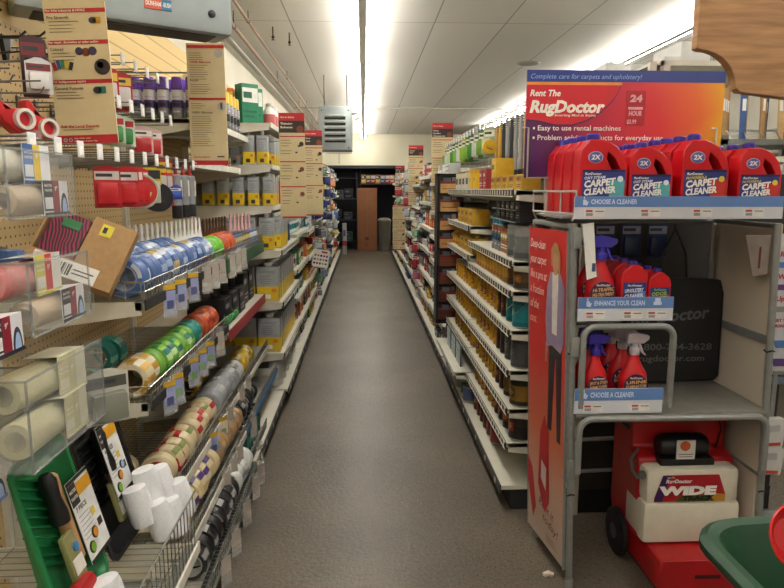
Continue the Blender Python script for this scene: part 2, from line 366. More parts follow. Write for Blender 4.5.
def gondola(side, Y0, Y1, specs, label, top=2.0, panel=None, d0=.6, base=True, nm='shelving_bay', tags=True):
    bk, s = (-1.2, 1) if side < 0 else (1.3, -1)
    X = lambda d: bk + s * d
    t = thing(nm, label, 'shelving', (X(d0 / 2), (Y0 + Y1) / 2, 0))
    MB().bx(X(0), X(.015), Y0 + .006, Y1 - .006, .1, top).build('back_panel', panel or PEG, t)
    for y in (Y0 + .016, Y1 - .016):
        MB().bx(X(.0), X(.03), y - .012, y + .012, 0, top + .01).build('upright', SHW, t)
    if base:
        MB().bx(X(.03), X(d0), Y0 + .006, Y1 - .006, .105, .125).build('base_deck', SHW, t)
        MB().bx(X(.04), X(d0 - .05), Y0 + .01, Y1 - .01, 0, .104).build('kick_plate', mat('#18181a', .6), t)
        r = MB().bx(X(d0), X(d0 + .008), Y0 + .006, Y1 - .006, .085, .128, 0)
        if tags:
            y = Y0 + .1
            while y < Y1 - .05: r.bx(X(d0 + .0085), X(d0 + .0095), y, y + .03, .092, .12, 1); y += R.uniform(.18, .4)
        r.build('base_rail', [mat('#3c3e3a', .5), PAPER], t)
    for sp in specs:
        z, d, rail = sp['z'], sp['d'], sp.get('rail', 'white'); ya, yb = sp.get('y', (Y0 + .008, Y1 - .008)); wire = sp.get('wire')
        m_ = MB()
        if wire:
            m_.bx(X(d - .03), X(d), ya, yb, z - .03, z - .004)
            y = ya + .01
            while y < yb: m_.tube([(X(.02), y, z), (X(d), y, z)], .0016, 4); y += .028
            for q in (.1, .25, .4): m_.tube([(X(q), ya, z - .004), (X(q), yb, z - .004)], .0025, 4)
        else: m_.bx(X(.02), X(d), ya, yb, z - .022, z)
        sh = m_.build('shelf', STEEL if wire else SHW, t)
        for k, y in enumerate((ya, yb - .004)):
            a, b = min(X(.02), X(d - .01)), max(X(.02), X(d - .01))
            f = d - .01
            MB().prism([(X(.015), z - .11), (X(f), z - .045), (X(f), z - .003), (X(.015), z - .003)], y, y + .004, 0).build('bracket', SHW, sh)
        if wire:
            f = MB(); h = wire
            f.tube([(X(.12), ya + .006, z + h), (X(d), ya + .006, z + h), (X(d), yb, z + h)], .0028, 5)
            f.tube([(X(.12), ya + .006, z + h * .5), (X(d), ya + .006, z + h * .5), (X(d), yb, z + h * .5)], .0016, 4)
            y = ya + .01
            while y < yb: f.tube([(X(d), y, z - .002), (X(d), y, z + h)], .0016, 4); y += .028
            q = .14
            while q < d: f.tube([(X(q), ya + .006, z), (X(q), ya + .006, z + h)], .0016, 4); q += .05
            f.build('wire_fence', CHROME, sh)
        if rail:
            h = sp.get('rh', .034); r = MB().bx(X(d), X(d + .006), ya, yb, z + .004 - h, z + .004, 0)
            if rail == 'black':
                r.bx(X(d + .006), X(d + .009), ya, yb, z - .031, z - .027, 1).bx(X(d + .006), X(d + .009), ya, yb, z + .001, z + .006, 1)
                y = ya + .03
                while y < yb - .02: r.bx(X(d + .006), X(d + .008), y, y + .012, z - .024, z - .002, 1); y += .06
            elif tags and rail == 'white':
                y = ya + .08
                while y < yb - .05: r.bx(X(d + .006), X(d + .008), y, y + .035, z - .027, z + .001, 2); y += R.uniform(.2, .45)
            r.build('price_rail', [RAILC[rail], WHITE, PAPER], sh)
        for (y, kind) in sp.get('tags', []):
            g = MB(); x = X(d + .012)
            g.T = Matrix.Translation((x, y, 0)) @ Matrix.Rotation(-.55 * s, 4, 'Z') @ Matrix.Translation((-x, -y, 0)); g.box((x, y, z - .03), (.0015, .062, .135), 0, 0, Matrix.Rotation(-.08 * s, 3, 'Y'))
            if kind == 4: g.box((x + s * .0015, y, z - .035), (.001, .054, .11), 6)
            elif kind: g.box((x + s * .0015, y, z - .045), (.001, .054, .09), 1 if kind < 3 else 2).box((x + s * .0025, y, z + .012), (.001, .054, .018), 3).box((x + s * .003, y, z - .05), (.001, .03, .03), 4 if kind == 1 else 5)
            g.build('shelf_tag', [BAG if kind else PAPER, mat('#8e96bf', .4), mat('#d8c8b4', .4), mat('#c9a227', .5), mat('#49507c', .5), mat('#7ba06a', .5), mat('#aaa197', .5)], sh)
    return t

# ================================================================ goods: makers (base at z=0, front towards -Y)
def mk_tape(side, seg_cols, core='#a08a66', r=.061, w=.044, ri=.039):
    """roll lying on its rim, axis along Y; seg_cols: colours alternating around the printed wrap"""
    def f():
        t = thing('tape_roll', '', 'tape', world=False); n = 32
        cols = seg_cols; mats = [mat(side, .45)] + [mat(c, .3) for c in cols]
        sid = lambda i, k: 0 if i in (3, 4, 0) and i != 1 else 1 + ((k * len(cols) * 2 // n) % len(cols))
        def mm(i, k):
            if i in (0, 4): return 0                                 # faces near the core
            if i in (1, 3): return 1 + ((k * 3) // n) % len(cols) if k % 11 < 5 else 0
            return 1 + ((k // 2) % len(cols)) if k < 18 else 0
        MB().lathe([(ri, 0), (ri + .004, 0), (r - .006, 0), (r, .006), (r, w - .006), (r - .006, w), (ri, w)], n,
                   lambda i, k: mm({0: 0, 1: 1, 2: 2, 3: 2, 4: 2, 5: 3, 6: 4}.get(i, 0), k), 'Y', (0, -w / 2, 0), closed=True).build('tape', mats, t)
        MB().lathe([(ri - .003, -.001), (ri, -.001), (ri, w + .001), (ri - .003, w + .001)], 28, 0, 'Y', (0, -w / 2, 0), closed=True).build('core', mat(core, .7), t)
        return t
    return f
def mk_can(r, h, bands, lid='#b9bbb8', label=None, handle=False):
    """bands: [(fraction of height, colour)] from the bottom"""
    def f():
        t = thing('paint_can', '', 'can', world=False)
        pts = [(r * .96, .002), (r, .004), (r, .008)]; ms = [len(bands), len(bands)]
        z = .008
        for i, (fr, c) in enumerate(bands):
            z2 = .008 + (h - .018) * sum(b[0] for b in bands[:i + 1]); pts.append((r * .985, z2)); ms.append(i)
        pts += [(r, h - .007), (r, h - .001), (r * .96, h)]; ms += [len(bands)] * 3
        MB().lathe(pts, 22, ms).build('body', [mat(c, .35) for _, c in bands] + [mat('#9fa19e', .3, .7)], t)
        MB().lathe([(r * .93, h - .004), (r * .9, h + .0015), (r * .8, h + .0005), (r * .78, h - .002), (0, h - .002)], 20).build('lid', mat(lid, .35, .5), t)
        if label:
            g = MB(); n = 8
            for k in range(n):
                a0 = -PI / 2 - .55 + 1.1 * k / n; a1 = -PI / 2 - .55 + 1.1 * (k + 1) / n; q = r * 1.005
                g.quad((q * math.cos(a0), q * math.sin(a0), h * .3), (q * math.cos(a1), q * math.sin(a1), h * .3), (q * math.cos(a1), q * math.sin(a1), h * .62), (q * math.cos(a0), q * math.sin(a0), h * .62), 0)
            for (zz, w) in ((h * .52, .3), (h * .45, .4), (h * .38, .25)):
                for k in range(4):
                    a0 = -PI / 2 - w + 2 * w * k / 4; a1 = -PI / 2 - w + 2 * w * (k + 1) / 4; q = r * 1.012
                    g.quad((q * math.cos(a0), q * math.sin(a0), zz), (q * math.cos(a1), q * math.sin(a1), zz), (q * math.cos(a1), q * math.sin(a1), zz + h * .035), (q * math.cos(a0), q * math.sin(a0), zz + h * .035), 1)
            g.build('label', [mat(label[0], .4), mat(label[1], .5)], t)
        if handle:
            MB().tube([(r * 1.02 * math.cos(a), -.004 - .03 * math.sin(a) - r * .55, h * .8 - .05 * math.sin(a)) if False else (r * 1.03 * math.cos(a), -r * 1.03 * math.sin(a), h * .82 - h * .45 * math.sin(a)) for a in [PI * k / 12 for k in range(13)]], .0018, 5).build('handle', CHROME, t)
        return t
    return f
def mk_fcan(w, d, h, top='#b9bdc0', bot='#d3b21c', cap='#d8d8d4', logo='#3a3a40', split=.42):
    def f():
        t = thing('solvent_can', '', 'can', world=False)
        m_ = MB(); m_.box((0, 0, h * split / 2 + .003), (w, d, h * split), 1, .006).box((0, 0, h * split + h * (1 - split) / 2 - .004), (w, d, h * (1 - split) - .006), 0, .006)
        m_.bx(-w / 2 - .001, w / 2 + .001, -d / 2 - .001, d / 2 + .001, 0, .006, 2).bx(-w / 2 - .001, w / 2 + .001, -d / 2 - .001, d / 2 + .001, h - .012, h - .006, 2)
        m_.build('body', [mat(top, .3, .15), mat(bot, .35), mat('#a8aaa8', .3, .6)], t)
        g = MB(); y = -d / 2 - .0015
        g.bx(-w * .22, w * .14, y - .0006, y, h * .08, h * .2, 1)
        for k in range(5): g.bx(-w * .34, w * (.1 + .05 * (k % 3)), y - .0006, y, h * (.5 + .055 * k), h * (.515 + .055 * k), 2)
        g.bx(-w * .38, w * .38, y - .0006, y, h * .8, h * .87, 3)
        g.bx(w * .18, w * .4, y - .0006, y, h * .26, h * .36, 0)
        g.build('label', [mat('#c87a20', .5), mat(logo, .5), mat('#7d8288', .5), mat('#8e979f', .5)], t)
        MB().lathe([(w * .17, h - .006), (w * .17, h + .006), (w * .19, h + .006), (w * .19, h + .018), (w * .16, h + .021), (0, h + .021)], 14, 0).build('cap', mat(cap, .4), t)
        return t
    return f
def mk_spray(r, h, body='#47306e', cap='#5a3a94', band='#d9d9dd'):
    def f():
        t = thing('spray_can', '', 'spray can', world=False); hb = h * .74
        MB().lathe([(r * .92, 0), (r, .006), (r, hb * .35), (r, hb * .6), (r, hb * .93), (r * .8, hb * .98), (r * .7, hb)], 18, [1, 1, 0, 2, 0, 1]).build('body', [mat(body, .3), STEEL, mat(band, .4)], t)
        MB().lathe([(r * .86, hb * .95), (r * .86, h - .008), (r * .78, h), (r * .6, h), (r * .6, h - .006), (0, h - .006)], 18).build('cap', mat(cap, .3), t)
        g = MB(); q = r * 1.01
        for k in range(-3, 3):
            a0 = -PI / 2 + k * .2; a1 = a0 + .2
            for z0, z1, mi in ((hb * .4, hb * .5, 0), (hb * .68, hb * .72, 1), (hb * .2, hb * .26, 1)):
                g.quad((q * math.cos(a0), q * math.sin(a0), z0), (q * math.cos(a1), q * math.sin(a1), z0), (q * math.cos(a1), q * math.sin(a1), z1), (q * math.cos(a0), q * math.sin(a0), z1), mi)
        g.build('label', [mat('#1d1d22', .4), mat('#c9b4e2', .4)], t)
        return t
    return f
def mk_bottle(r, h, body, cap, lab=None, sy=1):
    def f():
        t = thing('bottle', '', 'bottle', world=False)
        MB().lathe([(r * .85, 0), (r, .006), (r, h * .2), (r, h * .58), (r * .97, h * .68), (r * .7, h * .8), (r * .36, h * .86), (r * .34, h * .9)], 18, [0, 0, 1, 0, 0, 0, 0] if lab else 0, sy=sy).build('body', [mat(body, .3), mat(lab or body, .4)], t)
        MB().lathe([(r * .42, h * .88), (r * .42, h * .98), (r * .36, h), (0, h)], 12).build('cap', mat(cap, .4), t)
        return t
    return f
def mk_carton(w, d, h, c1, c2, c3='#e0ddd2', nm='carton'):
    def f():
        t = thing(nm, '', 'box', world=False)
        MB().box((0, 0, h / 2), (w, d, h), 0, min(w, d, h) * .03).build('box', mat(c1, .5), t)
        g = MB(); y = -d / 2 - .0006
        g.bx(-w * .46, w * .46, y, y + .0004, h * .55, h * .9, 0).bx(-w * .4, w * .1, y - .0004, y, h * .65, h * .8, 1).bx(-w * .4, w * .35, y, y + .0004, h * .3, h * .35, 1).bx(-w * .4, w * .2, y, y + .0004, h * .18, h * .23, 1)
        g.build('label', [mat(c2, .5), mat(c3, .5)], t)
        g = MB().bx(-w / 2 + .002, w / 2 - .002, -.002, .002, h, h + .0008, 0); g.build('lid_seam', mat(c2, .6), t)
        return t
    return f
def mk_pack(w, h, card, blister, extra='#e2e0da', deep=.03, nm='blister_pack'):
    """card hanging from a hook; origin at the hook hole, pack below it"""
    def f():
        t = thing(nm, '', 'package', world=False)
        MB().prism([(-w / 2, -h), (w / 2, -h), (w / 2, 0), (w * .12, .012), (-w * .12, .012), (-w / 2, 0)], -.001, .001, 0).bx(-w * .45, w * .45, -.0016, -.001, -h * .28, -h * .06, 1).bx(-w * .4, w * .2, -.002, -.0016, -h * .2, -h * .12, 2).build('card', [mat(card, .5), mat(extra, .5), mat('#33333a', .5)], t)
        MB().box((0, -deep / 2 - .001, -h * .62), (w * .78, deep, h * .56), 0, min(deep, w) * .3).build('blister', mat(blister, .25), t)
        return t
    return f
def mk_brush(handle='#d9d4c6', ferr='#b8b8b8', brist='#3a3026', h=.2, w=.045):
    def f():
        t = thing('paint_brush', '', 'brush', world=False)
        hb = h * .36
        MB().box((0, 0, hb / 2), (w, .014, hb), 0, .004).build('bristles', mat(brist, .9), t)
        MB().box((0, 0, hb + .012), (w * .98, .017, .026), 0, .003).build('ferrule', mat(ferr, .3, .8), t)
        MB().prism([(-w * .4, hb + .024), (w * .4, hb + .024), (w * .26, hb + .05), (w * .13, h * .75), (w * .17, h * .9), (w * .08, h), (-w * .08, h), (-w * .17, h * .9), (-w * .13, h * .75), (-w * .26, hb + .05)], -.006, .006).build('handle', mat(handle, .4), t, bevel=.002)
        return t
    return f
def mk_hook(l=.25, wtag=True):
    """wire peg hook: root at the board, wire towards -Y"""
    def f():
        t = thing('peg_hook', '', 'hook', world=False)
        MB().tube([(0, 0, 0), (0, -l, 0), (0, -l - .012, .018)], .0028, 5).tube([(0, 0, .03), (0, -l - .004, .034)], .0022, 4).box((0, -.004, .015), (.02, .008, .045)).build('wire', mat('#7a7872', .35, .7), t)
        if wtag: MB().box((0, -l - .012, .02), (.038, .003, .044), 0, .001).box((0, -l - .014, .016), (.024, .001, .024), 1).build('tag_holder', [mat('#d8dadb', .3), mat('#f2f0ea', .5)], t)
        return t
    return f
def mk_tube(h=.26, r=.024, body='#8f9396', tip='#b02020', bot='#1a1a1c'):
    def f():
        t = thing('caulk_tube', '', 'tube', world=False)
        MB().lathe([(r, 0), (r, h * .22), (r, h * .24), (r, h * .78), (r * .8, h * .8)], 16, [1, 1, 0, 0]).build('cartridge', [mat(body, .25), mat(bot, .4)], t)
        MB().lathe([(r * .45, h * .8), (r * .18, h), (0, h)], 12).build('nozzle', mat(tip, .4), t)
        MB().bx(-r * .5, r * .5, -r - .001, -r, h * .4, h * .7, 0).build('label', mat('#d4cfc2', .5), t)
        return t
    return f
def row(key, maker, n, p0, dp, rz, fmt, cat, group, jitter=0, sc=None, names=FST, rzj=0):
    for i in range(n):
        s = sc * R.uniform(.97, 1.03) if sc else None
        place(key, maker, (p0[0] + dp[0] * i + R.uniform(-jitter, jitter), p0[1] + dp[1] * i, p0[2] + dp[2] * i), rz + R.uniform(-rzj, rzj), fmt.format(names[i]), cat, group, sc=(s, s, s) if s else None)
LEFT, RIGHT = PI / 2, -PI / 2          # goods facing the aisle from the left / from the right shelves
# ================================================================ LEFT SHELVING
LB = 'bay of the left-hand shelving'
tg = lambda ys: ys
gondola(-1, .81, 2.03, [dict(z=.60, d=.74, wire=.15, rail='white', rh=.03, y=(.818, 1.64))], 'nearest bay of the left shelving, pegboard with clear bins and a wire basket', 2.1, PEG, .6)
gondola(-1, 2.03, 3.25, [
    dict(z=1.2, d=.5, wire=.06, rail='black2', tags=[(2.26, 1), (2.40, 1), (2.58, 1), (2.80, 4), (2.95, 4), (3.10, 4)]),
    dict(z=.865, d=.5, wire=.05, rail='black2', tags=[(2.2, 1), (2.3, 2), (2.52, 2), (2.66, 2), (2.8, 2), (3.0, 4)]),
    dict(z=.46, d=.51, wire=.05, rail='white', tags=[(2.75, 1), (2.95, 3), (3.1, 4)]),
    dict(z=.295, d=.57, wire=.04, rail='white', tags=[(2.7, 4), (2.85, 4), (3.0, 4)]),
    dict(z=.13, d=.645, wire=.05, rail=None, tags=[(2.3, 4), (2.5, 4), (2.75, 4), (3.0, 4), (3.15, 4)])],
    'second bay of the left shelving, holding rolls of tape in wire baskets', 2.1, PEG, .6, True, tags=False)
gondola(-1, 3.25, 4.47, [
    dict(z=1.2, d=.5, wire=.05, rail='green', rh=.075, tags=[(3.34, 4), (3.5, 4), (3.66, 4)]),
    dict(z=.83, d=.5, rail='red', rh=.06),
    dict(z=.46, d=.51, wire=.05, rail='white', tags=[(3.4, 4), (3.6, 4)]),
    dict(z=.295, d=.57, wire=.04, rail='blue', tags=[(3.4, 4)]),
    dict(z=.13, d=.6, wire=.05, rail=None, y=(3.258, 3.75), tags=[(3.4, 4)]),
    dict(z=1.895, d=.42, rail='white'),
    dict(z=1.69, d=.36, rail='white')], 'third bay of the left shelving, with a green-edged and a red-edged shelf', 2.1, PEG, .62)
CS = [dict(z=2.0, d=.57, rail='white'), dict(z=1.72, d=.57, rail='white'), dict(z=1.44, d=.57, rail='white'), dict(z=1.13, d=.62, rail='black'), dict(z=.76, d=.62, rail='black'), dict(z=.39, d=.62, rail='black')]
gondola(-1, 4.5, 5.72, CS, 'fourth bay of the left shelving, full of solvent cans', 2.3, mat('#8d8672', .7), .64)
FARL = []
for k in range(8):
    y = 5.72 + 1.22 * k
    zs = [1.85, 1.5, 1.18, .86, .58, .34] if k % 2 == 0 else [1.8, 1.42, 1.1, .82, .56, .33]
    zs = zs if k else [1.95, 1.55, 1.16, .84, .58, .34]
    sp = [dict(z=z, d=.6 if z > .3 else .62, rail='white' if (k + i) % 3 else 'black') for i, z in enumerate(zs)]
    if y + 1.22 > 16: break
    gondola(-1, y, y + 1.22, sp, '%s bay of the left shelving, one of the plain bays beyond the solvents' % FST[k + 4], 2.05, PEGW, .64)
    FARL.append((y, zs))

# ---- rolls of tape
BL = ['#3a5c96', '#93a9cc', '#cfd5de', '#7f9ac4', '#2f4a80', '#b8a468', '#c3cbd8']
GR = ['#6fae3a', '#2d8a4a', '#8cc63f', '#2f7f78', '#b9d8a0']
tapes = {
 'blue': mk_tape('#3f5f96', BL, '#9fa9b8', .066, .055, .042), 'green': mk_tape('#76b043', GR, '#9a9a72', .06, .052, .04),
 'lime': mk_tape('#63b32c', ['#6cc02e', '#8fd24f', '#4f9a22'], '#a08a66', .06, .06), 'orange': mk_tape('#b8481f', ['#c4501f', '#8a2f18', '#d8703a', '#a7352a'], '#8d7a5c', .062, .062),
 'cream': mk_tape('#cfc7ac', ['#c9c0a2', '#b98f35', '#d9d4c4', '#cfa548'], '#8c7350', .062, .07), 'teal': mk_tape('#1f7c74', ['#1f7c74', '#7fb8a0', '#24665f'], '#a08a66', .06, .06),
 'redwhite': mk_tape('#cdbf98', ['#cbb994', '#b3202a', '#d9cda9', '#cbb994', '#7c8a4a', '#d4c49c'], '#9c2f2c', .064, .054, .044), 'duct': mk_tape('#8b9094', ['#9a9fa3', '#8b9094', '#a7abad'], '#84725a', .066, .09),
 'yellow': mk_tape('#b8981f', ['#c9a827', '#b7b09a', '#a88a1c'], '#5f5338', .062, .06), 'purple': mk_tape('#cbbd96', ['#cbbd96', '#4c3577', '#d3c7a2', '#c0a978'], '#4b3a6a', .064, .054, .044),
 'brown': mk_tape('#a07f58', ['#9c7a52', '#b39670', '#7d7a70'], '#8a6a48', .062, .06), 'black': mk_tape('#1b1b1d', ['#1b1b1d', '#2a2a2e', '#9a9a9a'], '#b8b8b0', .064, .05, .046),
 'white': mk_tape('#c4c6c4', ['#c9cbc9', '#a9abaa', '#7a7c7a'], '#9a8a6c', .06, .06)}
TR_ = dict(blue=.066, green=.06, lime=.06, orange=.062, cream=.062, teal=.06, redwhite=.064, duct=.066, yellow=.062, purple=.064, brown=.062, black=.064, white=.06)
def tapes_row(key, desc, n, x, y0, dy, z, group):
    for i in range(n):
        place('tape_' + key, tapes[key], (x + R.uniform(-.006, .006), y0 + dy * i, z + TR_[key]), R.uniform(-.05, .05), desc.format(FST[i]), 'tape', group, ry=R.uniform(-3, 3))
tapes_row('blue', '{} blue and white painter tape roll in the top basket, front row', 14, -.775, 2.10, .071, 1.203, 'blue painter tapes front row')
tapes_row('blue', '{} blue painter tape roll in the top basket, row nearer the pegboard', 9, -.93, 2.42, .071, 1.203, 'blue painter tapes back row')
tapes_row('lime', '{} bright green tape roll beside the blue rolls in the top basket', 3, -.775, 3.12, .066, 1.203, 'bright green tapes top basket')
tapes_row('orange', '{} orange tape roll after the green rolls in the top basket', 4, -.775, 3.35, .066, 1.203, 'orange tapes top basket')
tapes_row('cream', '{} cream and gold tape roll in the second basket down', 2, -.775, 2.10, .075, .868, 'cream tapes second basket')
tapes_row('green', '{} green painter tape roll in the second basket down', 7, -.775, 2.26, .066, .868, 'green painter tapes second basket')
tapes_row('teal', '{} teal tape roll between green and orange rolls in second basket', 2, -.775, 2.73, .066, .868, 'teal tapes second basket')
tapes_row('orange', '{} orange-red tape roll in the second basket down', 4, -.775, 2.90, .066, .868, 'orange tapes second basket')
tapes_row('teal', '{} dark teal tape roll lying behind the green rolls, second basket', 2, -1.0, 2.4, .08, .868, 'teal tapes back of second basket')
tapes_row('redwhite', '{} cream and red masking tape roll in the third basket down', 10, -.76, 2.27, .0705, .463, 'red masking tapes third basket')
place('tape_redwhite', tapes['redwhite'], (-.9, 2.26, .527), .25, 'single red and cream tape roll apart from the row in third basket', 'tape')
tapes_row('duct', '{} silver duct tape roll in the third basket down', 5, -.76, 3.02, .094, .463, 'silver duct tapes')
tapes_row('white', '{} pale grey tape roll past the silver duct tape, third basket', 2, -.76, 3.53, .066, .463, 'pale grey tapes')
tapes_row('yellow', '{} yellow tape roll at the far end of the third basket', 5, -.76, 3.68, .068, .463, 'yellow tapes third basket')
tapes_row('yellow', '{} yellow tape roll set back near the panel, third basket', 3, -.94, 3.3, .1, .463, 'yellow tapes back of third basket')
tapes_row('purple', '{} cream and purple tape roll in the fourth basket down', 8, -.71, 2.2, .0705, .298, 'purple masking tapes')
tapes_row('brown', '{} brown packing tape roll in the fourth basket down', 8, -.71, 2.79, .066, .298, 'brown packing tapes')
tapes_row('black', '{} black tape roll in the fourth basket, far end', 6, -.71, 3.36, .07, .298, 'black tapes fourth basket')
tapes_row('black', '{} black tape roll in the bottom basket near the floor', 9, -.64, 2.2, .0705, .133, 'black tapes bottom basket')
tapes_row('white', '{} pale grey tape roll in the bottom basket near the floor', 5, -.64, 2.85, .066, .133, 'pale tapes bottom basket')
row('tealbot', mk_bottle(.034, .17, '#1b4b45', '#14211f', '#2c6a60'), 6, (-.66, 3.28, .133), (0, .078, 0), LEFT, '{} dark teal bottle in the bottom basket by the aisle', 'bottle', 'teal bottles bottom basket')

# ---- brush handles standing behind the rolls, small packets, black boxes
row('wbrush', mk_brush('#f0efea', '#d0d0cc', '#e4e0d4', .2, .046), 18, (-.99, 2.62, 1.204), (.006, .052, 0), LEFT - .5, '{} white-handled brush standing behind the blue tape rolls', 'brush', 'white-handled brushes')
row('bbrush', mk_brush('#5e3d2a', '#a08a60', '#2a2320', .19, .03), 8, (-.88, 3.57, 1.204), (.006, .05, 0), LEFT - .5, '{} brown-handled brush after the white ones on the top shelf', 'brush', 'brown-handled brushes')
row('pbrush', mk_brush('#d6a9a9', '#b9b2b8', '#a03a3a', .2, .035), 6, (-.82, 3.99, 1.204), (.012, .06, 0), LEFT - .5, '{} pink-handled brush near the solvent cans', 'brush', 'pink-handled brushes')
for k, (nm, c1, c2) in enumerate((('yellow and blue', '#2b5fa8', '#c9b02c'), ('black and yellow', '#23262c', '#c9b02c'), ('blue and white', '#2d6fb4', '#d9dbe0'))):
    row('sp%d' % k, mk_carton(.05, .035, .085, c1, c2, nm='packet'), 5, (-.745, 3.64 + k * .26, 1.204), (0, .052, 0), LEFT, '{} small %s packet along the green-edged shelf' % nm, 'packet', '%s packets' % nm)
row('blkbox', mk_carton(.17, .2, .15, '#15161a', '#2a2c33', '#8f9196'), 3, (-.83, 3.42, .832), (0, .2, 0), LEFT, '{} black carton standing on the red-edged shelf', 'box', 'black cartons red shelf')
row('ytube', mk_tube(.2, .028, '#d6d3c8', '#c9a527', '#1a1a1a'), 3, (-.8, 3.42, .985), (0, .2, 0), LEFT, '{} pale tube standing on a black carton on the red-edged shelf', 'tube', 'tubes on the black cartons')
row('grnpack', mk_pack(.07, .05, '#2e7d3c', '#46a45a', '#b9c7b0', .02), 4, (-.735, 3.35, .9), (0, .08, 0), LEFT, '{} green pack leaning on the rail of the red-edged shelf', 'package', 'green packs')
row('blkbox2', mk_carton(.16, .17, .2, '#121318', '#30323a', '#a5a7aa'), 2, (-.84, 4.08, .832), (0, .2, 0), LEFT, '{} tall black carton at the far end of the red-edged shelf', 'box', 'tall black cartons')

# ---- upper shelves of the third bay
row('purple', mk_spray(.029, .2, '#4a3572', '#6a3fb0'), 5, (-1.12, 3.32, 1.897), (.068, 0, 0), 0, '{} purple-capped spray can from the wall on the upper shelf', 'spray can', 'purple spray cans front row')
row('purple', mk_spray(.029, .2), 5, (-1.12, 3.40, 1.897), (.068, 0, 0), 0, '{} purple-capped spray can from the wall, second row back, upper shelf', 'spray can', 'purple spray cans second row')
row('ysp', mk_spray(.03, .23, '#1b1b1d', '#d8b416', '#8a8a86'), 4, (-.83, 4.02, 1.897), (0, .1, 0), LEFT, '{} black spray can with yellow cap on the upper shelf edge', 'spray can', 'yellow-capped spray cans')
row('ysp', None, 4, (-.92, 4.0, 1.897), (0, .1, 0), LEFT, '{} yellow-capped black spray can in the row behind, upper shelf', 'spray can', 'yellow-capped spray cans behind')
row('smallb', mk_carton(.045, .03, .07, '#6a5a44', '#c9b84c', nm='packet'), 14, (-.88, 3.3, 1.692), (0, .075, 0), LEFT, '{} small brown and yellow packet on the shelf under the purple cans', 'packet', 'brown packets')

# ---- solvent bay
gq = mk_fcan(.066, .05, .155, '#6f7479', '#7f8589', '#b8babb', '#2f3033')
yq = mk_fcan(.078, .055, .205, '#aab0b5', '#d8b81f')
yg = mk_fcan(.158, .1, .255, '#a3a8ac', '#cfae1e', '#d8d8d4', '#e2e0da')
row('gq', gq, 4, (-1.13, 4.56, 1.722), (.082, 0, 0), 0, '{} small grey can from the wall at the near end, second shelf down', 'can', 'small grey solvent cans')
row('yq', yq, 2, (-.79, 4.56, 1.722), (.095, 0, 0), 0, '{} tall yellow and silver can beside the small grey ones', 'can', 'tall solvent cans second shelf')
row('yq', yq, 8, (-.685, 4.84, 1.722), (0, .1, 0), 0, '{} yellow and silver can receding along the second shelf down', 'can', 'solvent cans along second shelf')
row('yq', yq, 5, (-1.08, 4.56, 1.442), (.105, 0, 0), 0, '{} yellow and silver can from the wall, near end of third shelf', 'can', 'solvent cans near end third shelf')
row('yq', yq, 4, (-.685, 4.665, 1.442), (0, .095, 0), 0, '{} yellow and silver can receding along the third shelf down', 'can', 'solvent cans along third shelf')
row('rsol', mk_fcan(.07, .05, .19, '#c33a22', '#b9301c', '#d8d8d4'), 1, (-.685, 5.09, 1.442), (0, .1, 0), 0, 'red-orange can among the yellow and silver ones on third shelf', 'can', None)
row('yq', yq, 5, (-.685, 5.2, 1.442), (0, .1, 0), 0, '{} yellow and silver can beyond the red one on third shelf', 'can', 'solvent cans beyond the red one')
yq2 = mk_fcan(.1, .07, .235, '#aab0b5', '#d8b81f')
row('yq2', yq2, 4, (-1.06, 4.57, 1.132), (.125, 0, 0), 0, '{} large yellow and silver can from the wall, fourth shelf end', 'can', 'large solvent cans fourth shelf end')
row('yq2', yq2, 4, (-.65, 4.72, 1.132), (0, .11, 0), 0, '{} large yellow and silver can receding along the fourth shelf', 'can', 'large solvent cans along fourth shelf')
row('navycan', mk_can(.04, .15, [(.3, '#1f2d5c'), (.4, '#26386e'), (.3, '#1f2d5c')], '#20264a'), 3, (-.66, 5.2, 1.132), (0, .1, 0), LEFT, '{} dark blue can on the fourth shelf of the solvent bay', 'can', 'dark blue cans')
for z, nm in ((.762, 'fifth shelf'), (.392, 'lowest shelf')):
    row('yg', yg, 3, (-1.03, 4.6, z), (.17, 0, 0), 0, '{} gallon yellow and silver can from the wall, end of ' + nm, 'can', 'gallon solvent cans end of ' + nm)
    row('yg', yg, 7, (-.69, 4.76, z), (0, .125, 0), 0, '{} gallon yellow and silver can receding along the ' + nm, 'can', 'gallon solvent cans along ' + nm)
row('wj', mk_bottle(.07, .24, '#b9bab4', '#b04a4a', '#a9aaa4', .75), 4, (-.66, 4.62, .127), (0, .19, 0), LEFT, '{} pale plastic jug on the bottom deck under the solvent cans', 'jug', 'pale jugs')
row('grbox', mk_carton(.13, .1, .28, '#1d7a58', '#e4e6df', '#1a5c44'), 2, (-.82, 4.72, 2.002), (.0, .2, 0), LEFT - .9, '{} green and white carton on the very top left shelf', 'box', 'green and white cartons')
row('orbox', mk_carton(.04, .1, .25, '#c9702a', '#d8b84a'), 2, (-.98, 4.72, 2.002), (.055, 0, 0), 0, '{} narrow orange carton beside the green and white ones', 'box', 'narrow orange cartons')
row('topj', mk_bottle(.06, .2, '#d2cfca', '#c9c5be', '#b85a5a', .8), 4, (-.72, 5.1, 2.002), (0, .15, 0), LEFT, '{} white jug on the very top left shelf past the cartons', 'jug', 'white jugs top left shelf')

